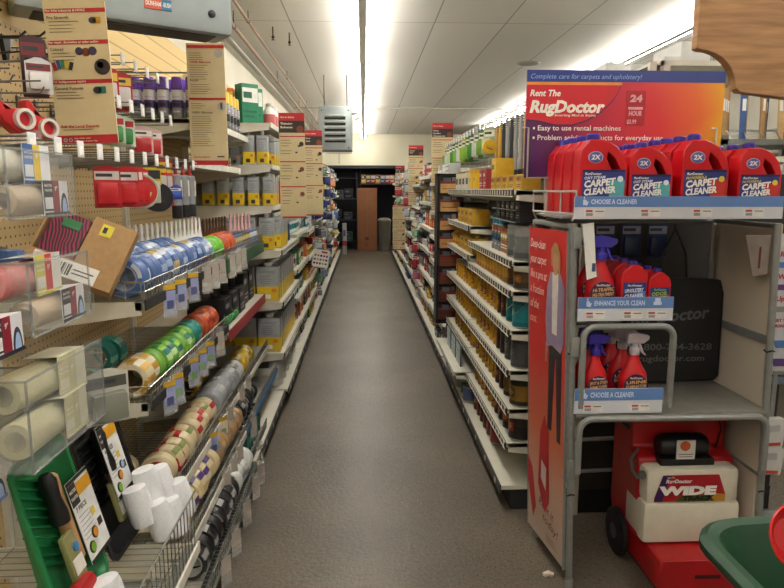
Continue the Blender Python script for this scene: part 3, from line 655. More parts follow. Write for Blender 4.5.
# ---- pegboard goods
def hooks(key, n, p0, dp, l, desc, group, wtag=True):
    for i in range(n):
        place(key, mk_hook(l, wtag), (p0[0] + dp[0] * i, p0[1] + dp[1] * i, p0[2] + dp[2] * i), LEFT, desc.format(FST[i]), 'hook', group)
hooks('hk40', 12, (-1.182, 1.56, 1.64), (0, .13, 0), .40, '{} wire hook with white tag in the long row above the red packs', 'hooks middle row')
hooks('hk30', 7, (-1.182, 2.3, 2.02), (0, .14, 0), .26, '{} wire hook with white tag in the row beside the purple cans', 'hooks upper row')
hooks('hk28', 7, (-1.182, 2.2, 1.83), (0, .12, 0), .33, '{} wire hook with white tag in the row under the first sign', 'hooks row under the sign')
def mk_bhook():
    t = thing('peg_hook', '', 'hook', world=False)
    MB().prism([(0, .03), (.05, .03), (.045, .0), (.03, -.05), (.018, -.05)], -.01, .01).build('holder', BLACK, t)
    m_ = MB(); m_.tube([(0, 0, .02), (0, -.13, .025), (0, -.15, .04)], .004, 5).tube([(0, 0, -.03), (0, -.1, -.02)], .003, 5); m_.build('wire', mat('#2b2622', .5, .3), t)
    return t
for i in range(4): place('bhook', mk_bhook, (-1.18, 1.98 + .13 * i, 2.02 - .03 * (i % 2)), LEFT, '%s black peg hook high on the near pegboard' % FST[i], 'hook', 'black hooks')
def mk_disp():
    t = thing('tape_dispenser', '', 'tape dispenser', world=False)
    MB().prism([(-.05, -.01), (-.01, -.055), (.03, -.05), (.055, -.01), (.045, .015), (-.01, .02), (-.055, .06), (-.07, .055), (-.06, .02)], -.02, .02).build('frame', mat('#c01a22', .3), t, bevel=.004)
    MB().lathe([(.022, 0), (.032, 0), (.032, .03), (.022, .03)], 20, 0, 'Y', (.012, -.034, -.014), closed=True).build('tape', mat('#cfcac2', .2), t)
    MB().box((0, 0, -.1), (.12, .045, .1), 0, .01).build('bag', BAG, t)
    return t
for i, (x, y, z) in enumerate(((-.93, 1.62, 1.74), (-.9, 1.74, 1.74), (-.91, 1.9, 1.735), (-.95, 1.5, 1.74))):
    place('disp', mk_disp, (x, y, z), 1.15 - .08 * i, '%s red tape dispenser hanging on the near pegboard' % FST[i], 'tape dispenser', 'red dispensers', ry=.2 * (-1) ** i, sc=(.85, 1, .85))
    # carrying hook
    place('hk22', mk_hook(.27, False), (-1.182, y + .02, z + .085), LEFT, 'wire hook holding the %s red tape dispenser' % FST[i], 'hook')
row('scotch', mk_pack(.085, .13, '#b3151d', '#c2242b', '#d9d4d0', .03), 2, (-.86, 2.22, 1.62), (.02, .12, 0), .35, '{} red carded tape pack hanging left of the big roll', 'package', 'red carded packs')
row('scotch', None, 3, (-.87, 2.43, 1.625), (.0, .06, 0), .75, '{} red pack seen edge-on beside the big round roll', 'package', 'edge-on red packs')
row('yellowpk', mk_pack(.07, .16, '#c9b51f', '#c9c9c0', '#2d2d30', .02), 1, (-.87, 2.72, 1.64), (0, 0, 0), .5, 'yellow carded pack hanging behind the black tape roll', 'package', None)
row('redpk2', mk_pack(.05, .2, '#b81f22', '#b8b4ae', '#d8b62c', .02), 2, (-.87, 2.84, 1.68), (.0, .08, 0), .5, '{} narrow red pack hanging right of the black tape roll', 'package', 'narrow red packs')
def disc(c1, c2, c3, r, w, nm, lb):
    t = thing(nm, lb, 'tape', world=False)
    MB().lathe([(r * .42, 0), (r * .97, 0), (r, .004), (r, w), (r * .42, w)], 32, [0, 0, 0, 0, 0], 'Y', closed=True).build('tape', mat(c1, .4), t)
    m_ = MB(); m_.lathe([(0, -.001), (r * .86, -.001), (r * .86, .0), (0, .0)], 28, 0, 'Y')
    m_.box((0, -.002, 0), (r * 1.1, .001, r * .3), 1, 0, Matrix.Rotation(.4, 3, 'Y')).box((0, -.0025, -.012), (r * .9, .001, r * .12), 2, 0, Matrix.Rotation(.4, 3, 'Y'))
    m_.build('label', [mat(c2, .4), mat(c3, .5), mat('#2a2a2a', .5)], t)
    return t
o = disc('#a9b8a4', '#c22a22', '#d3c27a', .068, .05, 'tape_roll', 'large pale green tape roll with a red round label on the pegboard'); o.location = (-.86, 2.55, 1.545); o.rotation_euler = (0, 0, .45)
o = disc('#141416', '#141416', '#1f1f22', .06, .05, 'tape_roll', 'large black tape roll hanging right of the red-labelled roll'); o.location = (-.85, 2.73, 1.52); o.rotation_euler = (0, 0, .55)
row('bluepk', mk_pack(.05, .05, '#2c4a9c', '#3b5cb4', '#c9c9d4', .012), 1, (-.80, 2.80, 1.56), (0, 0, 0), .5, 'small blue pack at the right edge of the black tape roll', 'package', None)
row('caulk', mk_tube(.25, .024), 3, (-.86, 3.02, 1.42), (.0, .12, 0), LEFT, '{} grey tube with red tip hanging beside the black tape roll', 'tube', 'grey tubes on hooks')
for i in range(3): place('hk30b', mk_hook(.32, False), (-1.182, 3.02 + .12 * i, 1.66), LEFT, 'wire hook above the %s grey tube' % FST[i], 'hook')
row('blkred', mk_pack(.07, .17, '#3a1216', '#18181a', '#7a1c22', .03), 1, (-1.0, 2.08, 2.0), (0, 0, 0), .5, 'tall black and dark red pack left of the first hanging sign', 'package', None)
row('whtroll', mk_pack(.07, .09, '#c9c9c9', '#d8d8d6', '#7f2a2a', .03), 1, (-.95, 2.0, 1.92), (0, 0, 0), .5, 'white round pack half hidden by the first hanging sign', 'package', None)
row('redup', mk_pack(.075, .13, '#b51a20', '#cfcac6', '#d9b43a', .03), 3, (-.94, 2.36, 1.98), (.01, .11, 0), .45, '{} red pack just right of the first hanging sign', 'package', 'red packs right of the sign')
row('grnup', mk_pack(.09, .1, '#b9c9b4', '#3f8a4c', '#b5252b', .03), 2, (-.9, 2.40, 1.81), (.0, .1, 0), .45, '{} green pack hanging under the red ones right of the sign', 'package', 'green packs')
row('rwup', mk_pack(.08, .1, '#c8a9a6', '#b52c30', '#e0dcd6', .02), 2, (-.88, 2.66, 1.79), (.0, .12, 0), .45, '{} red and white pack right of the green ones on the pegboard', 'package', 'red and white packs')
row('brnup', mk_pack(.09, .06, '#8a5a2c', '#7a4c28', '#c9a04a', .02), 2, (-1.0, 1.6, 1.97), (.0, .13, 0), .45, '{} dark orange pack hanging high at the left edge', 'package', 'dark orange packs')

# ---- clear bins with roller packs at the near left
def clear_bin(x0, x1, y0, y1, z0, z1, label):
    t = thing('clear_bin', label, 'bin', ((x0 + x1) / 2, (y0 + y1) / 2, z0)); w = .003
    MB().bx(x0, x1, y0, y1, z0, z0 + w).bx(x0, x1, y0, y0 + w, z0, z1).bx(x0, x1, y1 - w, y1, z0, z1).bx(x1 - w, x1, y0, y1, z0, z1).build('tub', CLEAR, t)
    m_ = MB().tube([(x1, y0, z1), (x1, y1, z1)], .003, 6).tube([(x1, y0, z0), (x1, y0, z1)], .0025, 6).tube([(x0, y0, z1), (x1, y0, z1)], .0025, 6).tube([(x1, y1, z0), (x1, y1, z1)], .0025, 6).tube([(x1, y0, z0), (x1, y1, z0)], .0025, 6); m_.build('edge', mat('#a9ada8', .2, 0, 0, 1, 0, 0, .32), t)
    m_ = MB()
    for zz in (z0 + .02, (z0 + z1) / 2): m_.tube([(-1.185, y0 + .05, zz), (x0, y0 + .05, zz)], .005, 5).tube([(-1.185, y1 - .05, zz), (x0, y1 - .05, zz)], .005, 5)
    m_.build('bracket', STEEL, t)
    return t
clear_bin(-.88, -.60, 1.12, 1.37, 1.50, 1.62, 'topmost clear plastic bin at the left edge')
clear_bin(-.88, -.60, 1.16, 1.41, 1.285, 1.42, 'clear plastic bin in the middle of the three at the left')
clear_bin(-.88, -.59, 1.10, 1.42, 1.05, 1.22, 'lowest of the three clear plastic bins at the left')
def mk_roller(fl, c1, c2, c3, l=.19, r=.027, wrapped=True, arch=True):
    """roller cover, axis along X, with a printed sleeve facing -Y"""
    def f():
        t = thing('roller_cover', '', 'roller cover', world=False)
        MB().lathe([(r * .55, -l / 2), (r * .95, -l / 2), (r, -l / 2 + .006), (r, l / 2 - .006), (r * .95, l / 2), (r * .55, l / 2)], 20, 0, 'X', (0, 0, r), closed=True).build('fleece', mat(fl, .95, 0, .12, 160, 0, .6), t)
        m_ = MB(); w = .1; x0 = l / 2 - w - .004; y = -r - .004
        m_.bx(x0, x0 + w, y, y + .002, -.004, r * 2 + .01, 0).bx(x0, x0 + w * .36, y - .0006, y, .006, r * 2 + .01, 1).bx(x0 + w * .36, x0 + w * .62, y - .0006, y, -.004, r * 2 + .01, 2)
        m_.bx(x0 + .003, x0 + w * .33, y - .001, y - .0006, .01, .032, 0)
        pts = [(x0 + w * .81 + w * .15 * math.cos(a), .0 + r * 1.5 * math.sin(a)) for a in [PI * k / 10 for k in range(11)]]
        if arch: m_.prism(pts, y - .0008, y, 3)
        pts = [(x0 + w * .81 + w * .10 * math.cos(a), .0 + r * 1.15 * math.sin(a)) for a in [PI * k / 10 for k in range(11)]]
        if arch: m_.prism(pts, y - .0013, y - .0008, 4)
        m_.bx(x0, x0 + w, y - .0015, y, -.004, .003, 1)
        m_.quad((x0, y, r * 2 + .01), (x0 + w, y, r * 2 + .01), (x0 + w, r, r * 2 + .004), (x0, r, r * 2 + .004), 0)
        m_.build('sleeve', [mat(c1, .4), mat(c2, .4), mat(c3, .4), mat('#2a2c38', .5), mat('#9fb8dc', .5)], t)
        m_ = MB()
        for (s, zz, ww) in (('MASTER', .052, .03), ('PAINTER', .043, .03)): put_text(m_, s, x0 + .003, zz, .005, y - .0012, ww, 0, .02)
        put_text(m_, '9"', x0 + w * .43, .044, .009, y - .0012, None, 0, .03)
        m_.build('lettering', PAPER, t)
        if wrapped: MB().lathe([(r * .3, -l / 2 - .02), (r * 1.06, -l / 2 - .004), (r * 1.08, 0), (r * 1.06, l / 2 + .003), (r * .5, l / 2 + .012)], 14, 0, 'X', (0, 0, r)).build('wrap', BAG, t)
        return t
    return f
rl = mk_roller('#c7ab84', '#d8d8dc', '#2b2c34', '#8a1f30')
place('rl', rl, (-.636, 1.262, 1.504), LEFT, 'beige roller cover with a dark and red sleeve in topmost clear bin', 'roller cover')
place('rl', rl, (-.71, 1.262, 1.504), LEFT, 'second beige roller cover behind the first in the topmost bin', 'roller cover')
place('rl', rl, (-.636, 1.30, 1.289), LEFT, 'beige roller cover with red sleeve in the middle clear bin', 'roller cover')
place('rl', rl, (-.636, 1.045, 1.275), LEFT, 'nearest roller cover, pale sleeve cut by the frame, middle clear bin', 'roller cover')
rb = mk_roller('#c9c2ae', '#d6d8dc', '#2f62a8', '#d8b81f', .19, .03, True, False)
place('rb', rb, (-.66, 1.24, 1.565), LEFT, 'plastic bag with blue and yellow print on the topmost bin', 'roller cover')
rr = mk_roller('#c8423f', '#d8d6d0', '#c5bd56', '#c22a2a', .2, .032, True, False)
place('rr', rr, (-.66, 1.24, 1.352), LEFT, 'red and white wrapped roller cover lying on the middle bin', 'roller cover')
ry_ = mk_roller('#c6bf8c', '#cdccb8', '#c3bd90', '#b8b48e', .22, .036, True, False)
place('ry', ry_, (-.66, 1.28, 1.135), LEFT - .1, 'yellowish roller cover in a clear bag, lowest bin, upper one', 'roller cover')
place('ry', ry_, (-.645, 1.26, 1.054), LEFT, 'yellowish roller cover in a clear bag at the bottom of lowest bin', 'roller cover')
place('ry', ry_, (-.73, 1.27, 1.054), LEFT, 'yellowish roller cover at the far side of the lowest bin', 'roller cover')
place('tanr', mk_roller('#b58a5c', '#d0c8bc', '#6c7fb0', '#d8d4cc', .15, .026, False), (-.70, 1.08, .99), LEFT, 'tan wooden roller with blue and white sleeve below the bins', 'roller cover')
place('grunder', mk_pack(.1, .12, '#b9b7ac', '#7f8074', '#4c4c44', .03), (-.60, 1.46, 1.13), .7, 'grey package with dark lettering hung below the lowest bin', 'package')
place('hk40t', mk_hook(.57, False), (-1.18, 1.465, 1.145), LEFT, 'wire hook holding the grey package below the bins', 'hook')

# ---- cardboard tray box with pink zebra sheets at the near end of the tape shelf
t = thing('cardboard_tray', 'tilted brown cardboard display tray leaning at the near end of tapes', 'box', (-.86, 2.0, 1.2))
T = Matrix.Translation((-.885, 2.03, 1.34)) @ Matrix.Rotation(.12, 4, 'Z') @ Matrix.Rotation(math.radians(22), 4, 'Y') @ Matrix.Rotation(math.radians(-28), 4, 'X')
m_ = MB(); m_.T = T
m_.bx(-.13, .13, .0, .006, -.09, .13).bx(-.13, -.124, -.05, .0, -.09, .13).bx(.124, .13, -.05, 0, -.09, .13).bx(-.13, .13, -.05, 0, -.09, -.084).bx(-.13, .13, -.056, -.05, -.09, -.03).bx(.0, .124, -.052, -.047, -.03, .13)
m_.build('tray', CARD, t)
def zebra():
    m = bpy.data.materials.new('zebra'); m.use_nodes = True; nt = m.node_tree; N = nt.nodes; L = nt.links; b = N['Principled BSDF']
    tc = N.new('ShaderNodeTexCoord'); w = N.new('ShaderNodeTexWave'); w.inputs['Scale'].default_value = 34; w.inputs['Distortion'].default_value = 9; w.inputs['Detail Scale'].default_value = .35; L.new(tc.outputs['Object'], w.inputs['Vector'])
    r = N.new('ShaderNodeValToRGB'); r.color_ramp.interpolation = 'CONSTANT'; r.color_ramp.elements[0].color = lin('#1a1015'); r.color_ramp.elements[1].color = lin('#8f2148'); r.color_ramp.elements[1].position = .5
    L.new(w.outputs['Fac'], r.inputs['Fac']); L.new(r.outputs[0], b.inputs['Base Color']); b.inputs['Roughness'].default_value = .4; return m
m_ = MB(); m_.T = T; m_.bx(-.118, -.01, -.03, -.004, -.08, .118); m_.build('zebra_sheets', zebra(), t)
m_ = MB(); m_.T = T; m_.bx(-.085, -.03, -.034, -.031, .07, .1); m_.build('green_label', mat('#2f7a4c', .5), t)
m_ = MB(); m_.T = T; m_.bx(-.11, .08, -.0585, -.0565, -.088, -.035, 0)
x = -.1
while x < .0: w = R.choice([.002, .004, .006]); m_.bx(x, x + w, -.0595, -.0585, -.082, -.045, 1); x += w + R.choice([.002, .004])
m_.bx(.01, .07, -.0595, -.0585, -.06, -.056, 1).bx(.01, .06, -.0595, -.0585, -.072, -.068, 1); m_.build('barcode_label', [PAPER, BLACK], t)
m_ = MB(); m_.T = T; m_.bx(.03, .065, -.0535, -.052, .075, .115, 0).bx(.036, .048, -.0542, -.0535, .085, .105, 1); m_.build('price_sticker', [mat('#d8c832', .5), BLACK], t)
t = thing('blue_pouch', 'small blue plastic pouch lying behind the cardboard tray', 'pouch', (-1.0, 1.86, 1.3))
MB().box((-1.02, 1.84, 1.36), (.12, .04, .05), 0, .012).build('pouch', mat('#2c5a9c', .35), t); MB().tube([(-1.185, 1.84, 1.39), (-1.0, 1.84, 1.39)], .003, 5).build('wire', STEEL, t)

# ---- wire basket with two painting tray kits
def tray_kit(y0, w, col, title, label, dark, rollers, x0=-.71):
    t = thing('paint_tray_kit', label, 'paint tray kit', (x0 + .1, y0 + w / 2, .62))
    a = math.radians(14); L_ = .38
    # local frame: x' = along Y (width), z' = up along the tray, y' = outwards (towards the aisle)
    ux = Vector((0, 1, 0)); uz = Vector((-math.sin(a), 0, math.cos(a))); uy = ux.cross(uz) * -1
    o = Vector((x0 + .24 * .37 + .0, y0, 1.0 - L_ * math.cos(a)))
    M = Matrix(((ux.x, -uy.x, uz.x, o.x), (ux.y, -uy.y, uz.y, o.y), (ux.z, -uy.z, uz.z, o.z), (0, 0, 0, 1)))
    if (M.to_3x3() @ Vector((0, -1, 0))).x < 0: M = M @ Matrix.Scale(-1, 4, (0, 1, 0))
    def P(): m = MB(); m.T = M; return m
    rr_ = .03
    def rrect(x0, x1, z0, z1, r, n=5):
        out = []
        for cx, cz, a0 in ((x1 - r, z1 - r, 0), (x0 + r, z1 - r, PI / 2), (x0 + r, z0 + r, PI), (x1 - r, z0 + r, 1.5 * PI)):
            out += [(cx + r * math.cos(a0 + PI / 2 * k / n), cz + r * math.sin(a0 + PI / 2 * k / n)) for k in range(n + 1)]
        return out
    outer = rrect(0, w, 0, L_, .035); inner = rrect(.012, w - .012, .012, L_ - .012, .028)
    bot = rrect(.03, w - .03, .03, L_ - .04, .02)
    m_ = P(); m_.prism(outer, -.002, .004, 0, inner)
    n = len(inner); m_.add([(p[0], 0, p[1]) for p in inner] + [(p[0], .045 - .02 * (p[1] > L_ / 2), p[1]) for p in bot], [[i, (i + 1) % n, n + (i + 1) % n, n + i] for i in range(n)] + [[n + i for i in range(n)]])
    m_.build('tray', mat(col, .35), t)
    m_ = P()
    for k in range(10):
        z = .12 + k * .022
        m_.box((w * .42, .036 - .012 * (z > L_ / 2), z), (w * .6, .008, .006), 0, .002, Matrix.Rotation(.5, 3, 'Y') if not dark else None)
    m_.build('ribs', mat(col, .25), t)
    # header card
    cx, cz = (.205, .17) if not dark else (.155, .225); rot = Matrix.Rotation(-.1, 3, 'Y')
    m_ = P(); y = -.012
    m_.box((cx, y, cz), (.105, .002, .2), 0).box((cx, y - .0015, cz + .096), (.105, .001, .008), 2).box((cx + .018, y - .0015, cz + .07), (.069, .001, .03), 1).box((cx - .034, y - .0015, cz + .066), (.036, .001, .05), 2)
    m_.box((cx, y - .0015, cz - .096), (.105, .001, .008), 2)
    for (dx, dz, rx, ci) in ((-.028, -.075, .013, 4), (-.005, -.05, .013, 5), (.02, -.03, .011, 6)) if dark else ((-.03, -.068, .014, 4), (-.002, -.045, .014, 5)):
        m_.lathe([(0, -.002), (rx, -.002), (rx, .0), (0, 0)], 18, 2, 'Y', (cx + dx, y - .001, cz + dz)); m_.lathe([(0, -.001), (rx * .82, -.001), (0, -.0005)], 18, ci, 'Y', (cx + dx, y - .0035, cz + dz))
    m_.box((cx + .02, y - .0015, cz + .0), (.016, .001, .018), 3).box((cx + .034, y - .0015, cz - .035), (.02, .001, .018), 2)
    m_.build('header_card', [mat('#d9dad8', .45), mat('#d69a1e', .5), mat('#2a2723', .5), mat('#d8c032', .5), mat('#7fae2c', .5), mat('#d88a1c', .5), mat('#8fb4d8', .5)], t)
    m_ = P(); put_text(m_, title, cx - .045, cz + .026, .011, y - .002, .05, 0, .03, 0); lines(m_, cx - .045, cx + .02, cz + .012, 6, .011, .002, y - .0018, 1)
    put_text(m_, 'MASTER', cx - .05, cz + .072, .007, y - .0025, .031, 0, .03, 2); put_text(m_, 'PAINTER', cx - .05, cz + .056, .007, y - .0025, .031, 0, .03, 2)
    m_.build('lettering', [mat('#3a2c20', .6), mat('#8a8d90', .6), PAPER], t)
    # tools inside the kit
    m_ = P(); m_.lathe([(.019, 0), (.021, .02), (.016, .06), (.02, .1), (.012, .118), (0, .12)], 14, 0, c=(w * .50, .0, .2)); m_.build('roller_handle', BLACK, t)
    m_ = P(); m_.box((w * .48, -.0, .12), (.05, .015, .11), 0, .006).box((w * .48, -.009, .1), (.042, .002, .035), 1).lathe([(.011, 0), (.011, .003), (0, .003)], 14, 2, 'Y', (w * .5, -.013, .14)); m_.build('brush_packet', [mat('#8f8c5a', .4), mat('#d8d6cc', .5), mat('#3c7fb4', .5)], t)
    m_ = P(); m_.lathe([(.017, 0), (.018, .2), (.0, .215)], 12, 0, c=(w * .62, .01, .1)); m_.build('wooden_handle', mat('#b98e62', .6), t)
    if not dark:
        m_ = P(); m_.box((w * .36, -.01, .03), (.09, .04, .09), 0, .018); m_.build('red_liner', mat('#a3161c', .35), t)
    for k in range(rollers):
        m_ = P(); q = .03
        xx = w * (.5 + .22 * (k % 3)) + .02 * (k // 3); m_.lathe([(.008, 0), (q, .004), (q + .003, .02), (q + .003, .09), (q, .106), (.0, .11)], 18, 0, c=(xx, -.045 - .012 * (k % 3) - .03 * (k // 3), (-.06 if not dark else .03) + .025 * (k % 2) - .085 * (k // 3))); m_.build('roller', mat('#dcdde0', .95, 0, .05, 200, 0, .5), t)
    m_ = P(); m_.prism(rrect(.01, w - .01, .01, L_ - .03, .03), -.092, -.091, 0) if False else None
    return t
tray_kit(1.225, .235, '#1f7a45', '7 PIECE', 'green plastic painting tray kit with a white card, front of the basket', False, 1)
tray_kit(1.48, .26, '#1a1a1c', '6 PIECE', 'black painting tray kit with white foam rollers, behind the green one', True, 6)
# ================================================================ RIGHT SHELVING (left face of the centre gondola)
RS = [dict(z=z, d=.62, rail='black') for z in (1.55, 1.225, 1.085, .9, .705, .515, .343)]
gondola(1, 2.9, 4.12, RS, 'nearest bay of the right shelving, full of stain and varnish cans', 2.1, PEGD, .64)
gondola(1, 4.12, 5.34, [dict(z=z, d=.62, rail='black', y=(4.128, 5.15)) for z in (1.55, 1.32, 1.13, .9, .705, .515)] + [dict(z=.343, d=.70, rail='white', y=(4.128, 5.15))], 'second bay of the right shelving, before the black sample rack', 2.1, PEGD, .64)
FARR = []
for k in range(8):
    y = 5.38 + 1.22 * k
    if y + 1.22 > 15.5: break
    zs = [1.62, 1.34, 1.1, .86, .62, .38] if k % 2 == 0 else [1.7, 1.42, 1.15, .9, .62, .36]
    gondola(1, y, y + 1.22, [dict(z=z, d=.62, rail='white' if z > 1 else 'black') for z in zs], '%s bay of the right shelving, beyond the black sample rack' % FST[k + 2], 2.1 if k < 2 else 1.85, PEGW, .64)
    FARR.append((y, zs))
X1 = .752
def cans(key, maker, n, x, y0, dy, z, desc, grp, cat='can'):
    for i in range(n): place(key, maker, (x, y0 + dy * i, z + .001), RIGHT + R.uniform(-.4, .4), desc.format(FST[i]), cat, grp)
yel = mk_can(.043, .125, [(.2, '#b9871a'), (.5, '#c8991f'), (.3, '#a8781a')], '#b9bbb8', ('#8c4a20', '#dcc078'))
yel2 = mk_can(.046, .13, [(.35, '#8a5a1c'), (.3, '#d2a32a'), (.35, '#c08f1f')], '#a9a9a0', ('#3a2214', '#d8b860'))
drk = mk_can(.045, .13, [(.6, '#2a1c14'), (.4, '#3c2a1c')], '#6c6c66', ('#6b2a18', '#b89a60'))
teal = mk_can(.06, .158, [(.15, '#0f5c66'), (.6, '#17757f'), (.25, '#0f5c66')], '#8fa3a3', ('#2a8d94', '#c3ded8'), True)
gry = mk_can(.062, .155, [(.12, '#2e3033'), (.7, '#3b3d40'), (.18, '#26282b')], '#585a5a', ('#4a4d50', '#888c8e'))
blk = mk_can(.062, .145, [(.5, '#1d1714'), (.5, '#2a241e')], '#4a4a48', ('#96301c', '#d0a24a'))
amb = mk_can(.062, .145, [(.15, '#211a12'), (.6, '#7a5a1f'), (.25, '#1c1712')], '#4a4a44', ('#4a3a18', '#b89a50'))
redc = mk_can(.048, .135, [(.6, '#6a241c'), (.4, '#54201a')], '#6f6a64', ('#7a2d22', '#b9907a'))
slv = mk_can(.064, .155, [(.2, '#4a4c4d'), (.55, '#6b6d6c'), (.25, '#8d8f8e')], '#9a9c9a', ('#7d7f7e', '#3c3c3a'))
wood = mk_can(.06, .115, [(.3, '#3c2a1a'), (.7, '#5c4026')], '#7a6a50', ('#8a6034', '#c9a060'))
for z, nm, first, fk in ((.901, 'fourth shelf down', teal, 'teal'), (.706, 'fifth shelf down', gry, 'gry'), (.516, 'sixth shelf down', amb, 'amb'), (.344, 'lowest raised shelf', blk, 'blk')):
    cn = {'teal': 'teal', 'gry': 'dark grey', 'amb': 'amber and black', 'blk': 'black and red'}[fk]
    cans(fk, first, 2, .768, 2.98, .135, z, '{} large %s paint can at the aisle, %s, right shelving' % (cn, nm), 'large %s cans at the aisle' % cn)
    cans(fk, first, 1, .91, 2.98, .135, z, 'large %s paint can set behind the aisle row, %s' % (cn, nm), None)
    cans('drk', drk, 2, X1, 3.23, .1, z, '{} small dark brown can after the large ones, %s' % nm, 'small dark cans ' + nm)
    cans('yel', yel, 6, X1, 3.43, .105, z, '{} yellow-labelled stain can along the %s, nearest right bay' % nm, 'yellow cans ' + nm)
    cans('yel2', yel2, 6, X1 + .11, 3.40, .105, z, '{} amber stain can in the row behind, %s, nearest right bay' % nm, 'amber cans ' + nm)
    cans('yel', yel, 7, X1, 4.18, .115, z, '{} yellow-labelled stain can along the %s, second right bay' % nm, 'yellow cans second bay ' + nm) if z > .5 else None
cans('wood', wood, 2, .768, 2.98, .135, 1.086, '{} large brown stain can on the third shelf down, right', 'large brown cans')
cans('wood', wood, 1, .91, 2.98, .135, 1.086, 'large brown stain can behind the aisle row, third shelf down', None)
row('ornpk', mk_bottle(.04, .12, '#b87a1f', '#c9a02a', '#d0a53a'), 10, (X1, 3.24, 1.087), (0, .085, 0), RIGHT, '{} amber and yellow bottle on the third shelf down, right', 'bottle', 'amber bottles third shelf')
row('ornpk', None, 8, (X1, 4.2, 1.132), (0, .13, 0), RIGHT, '{} amber bottle in the second right bay, third shelf', 'bottle', 'amber bottles second bay')
cans('slv', slv, 2, .768, 2.98, .14, 1.226, '{} large silver-grey can on the second shelf down, right', 'large silver cans')
cans('slv', slv, 1, .915, 2.98, .14, 1.226, 'large silver-grey can behind the aisle row, second shelf down', None)
row('blusp', mk_spray(.031, .2, '#1a5a70', '#24788c', '#8a5a34'), 3, (X1, 3.42, 1.226), (0, .085, 0), RIGHT, '{} blue spray can on the second shelf down, right', 'spray can', 'blue spray cans')
row('blusp2', mk_carton(.07, .06, .12, '#9a5a26', '#b08a30'), 4, (X1 + .01, 3.22, 1.226), (.0, .05, 0), RIGHT, '{} orange carton behind the blue spray cans', 'box', None)
row('dkbox', mk_carton(.11, .12, .1, '#221c18', '#3a2c22', '#7a7468'), 6, (X1 + .03, 3.0, 1.40), (0, .16, 0), RIGHT, '{} dark carton hanging tray below the top shelf', 'box', 'dark cartons') if False else None
# wire tray with dark tool packs under the top shelf
t = thing('wire_tray', 'dark wire tray of tool packs under the top right shelf', 'tray', (.85, 3.2, 1.4))
m_ = MB()
for y in [2.94 + .07 * i for i in range(9)]: m_.tube([(1.1, y, 1.4), (.70, y, 1.4), (.70, y, 1.455)], .002, 4)
m_.tube([(1.1, 2.94, 1.455), (.70, 2.94, 1.455), (.70, 3.5, 1.455)], .003, 5).tube([(1.1, 2.94, 1.4), (.70, 2.94, 1.4), (.70, 3.5, 1.4)], .003, 5).tube([(1.28, 3.0, 1.4), (1.1, 3.0, 1.4)], .004, 5).tube([(1.28, 3.4, 1.4), (1.1, 3.4, 1.4)], .004, 5)
m_.build('basket', mat('#3a3a3a', .4, .6), t)
row('dktool', mk_carton(.08, .1, .09, '#1b1a1b', '#2e2824', '#b0aea8', nm='tool_pack'), 5, (.77, 3.0, 1.403), (.0, .105, 0), RIGHT, '{} black tool pack in the wire tray under the top right shelf', 'package', 'black tool packs')
row('dktool', None, 3, (.87, 2.99, 1.403), (.09, 0, 0), 0, '{} black tool pack away from the aisle, near end of the wire tray', 'package', 'black tool packs near end')
yb = mk_carton(.14, .11, .1, '#b98f1e', '#a87c1a', '#3a2e1c')
row('yb', yb, 4, (.76, 4.22, 1.322), (0, .17, 0), RIGHT, '{} yellow carton under the top shelf of the second right bay', 'box', 'yellow cartons upper')
row('yb', yb, 4, (.76, 4.22, 1.22), (0, .17, 0), RIGHT, '{} yellow carton, lower row, second right bay', 'box', 'yellow cartons lower')
for o in [x for x in COL.objects if x.get('group') == 'yellow cartons lower']: o.location.z = 1.134
row('redbox', mk_carton(.1, .09, .12, '#8f1a22', '#7a1820', '#d8c8b8'), 2, (.76, 3.82, 1.552), (0, .12, 0), RIGHT, '{} dark red carton on the top shelf, right', 'box', 'dark red cartons')
row('ytop', mk_carton(.1, .09, .07, '#b8932a', '#8a5a1c', '#5c1a18'), 5, (.76, 2.97, 1.552), (0, .15, 0), RIGHT, '{} low yellow carton on the top shelf by the red display', 'box', 'low yellow cartons')
row('ytop2', mk_carton(.1, .09, .075, '#7a1c1e', '#8f2a1c', '#c9a03a'), 3, (.9, 2.97, 1.552), (.11, 0, 0), 0, '{} low red carton away from the aisle on the top shelf', 'box', 'low red cartons')
row('bucket', mk_bottle(.02, .02, '#000', '#000') if False else mk_can(.075, .14, [(.8, '#cfa51a'), (.2, '#c8961c')], '#d8b02a', ('#d0b04a', '#8f6a1c')), 2, (.79, 4.2, 1.552), (0, .17, 0), RIGHT, '{} yellow tub on the top shelf of the second right bay', 'tub', 'yellow tubs')
row('ytall', mk_carton(.12, .1, .17, '#c89f1c', '#d3ad2e', '#5c4a1c'), 1, (.77, 3.58, 1.552), (0, .14, 0), RIGHT, 'large yellow carton on the top right shelf under the poles', 'box', None)
row('whtub', mk_can(.06, .13, [(.7, '#b9b6ac'), (.3, '#c9c2a0')], '#c9b35a', ('#3b3c40', '#8a8880')), 4, (.78, 4.56, 1.552), (0, .16, 0), RIGHT, '{} white tub with yellow lid on the top right shelf', 'tub', 'white tubs')
# bottom deck
cans('redc', redc, 6, .76, 3.45, .11, .128, '{} red-brown can on the bottom deck, right', 'red-brown cans')
for i in range(7):
    place('wbag%d' % (i % 3), mk_can(.05, .1, [(1, ['#4f5f8a', '#26402f', '#8f9398'][i % 3])], ['#8a8fb0', '#3a5a48', '#c9cbcb'][i % 3]), (.72 + .01 * (i % 2), 4.2 + i * .15, .128), RIGHT, '%s squat can or jar on the bottom deck of the second right bay' % FST[i], 'can', 'squat cans on the deck')
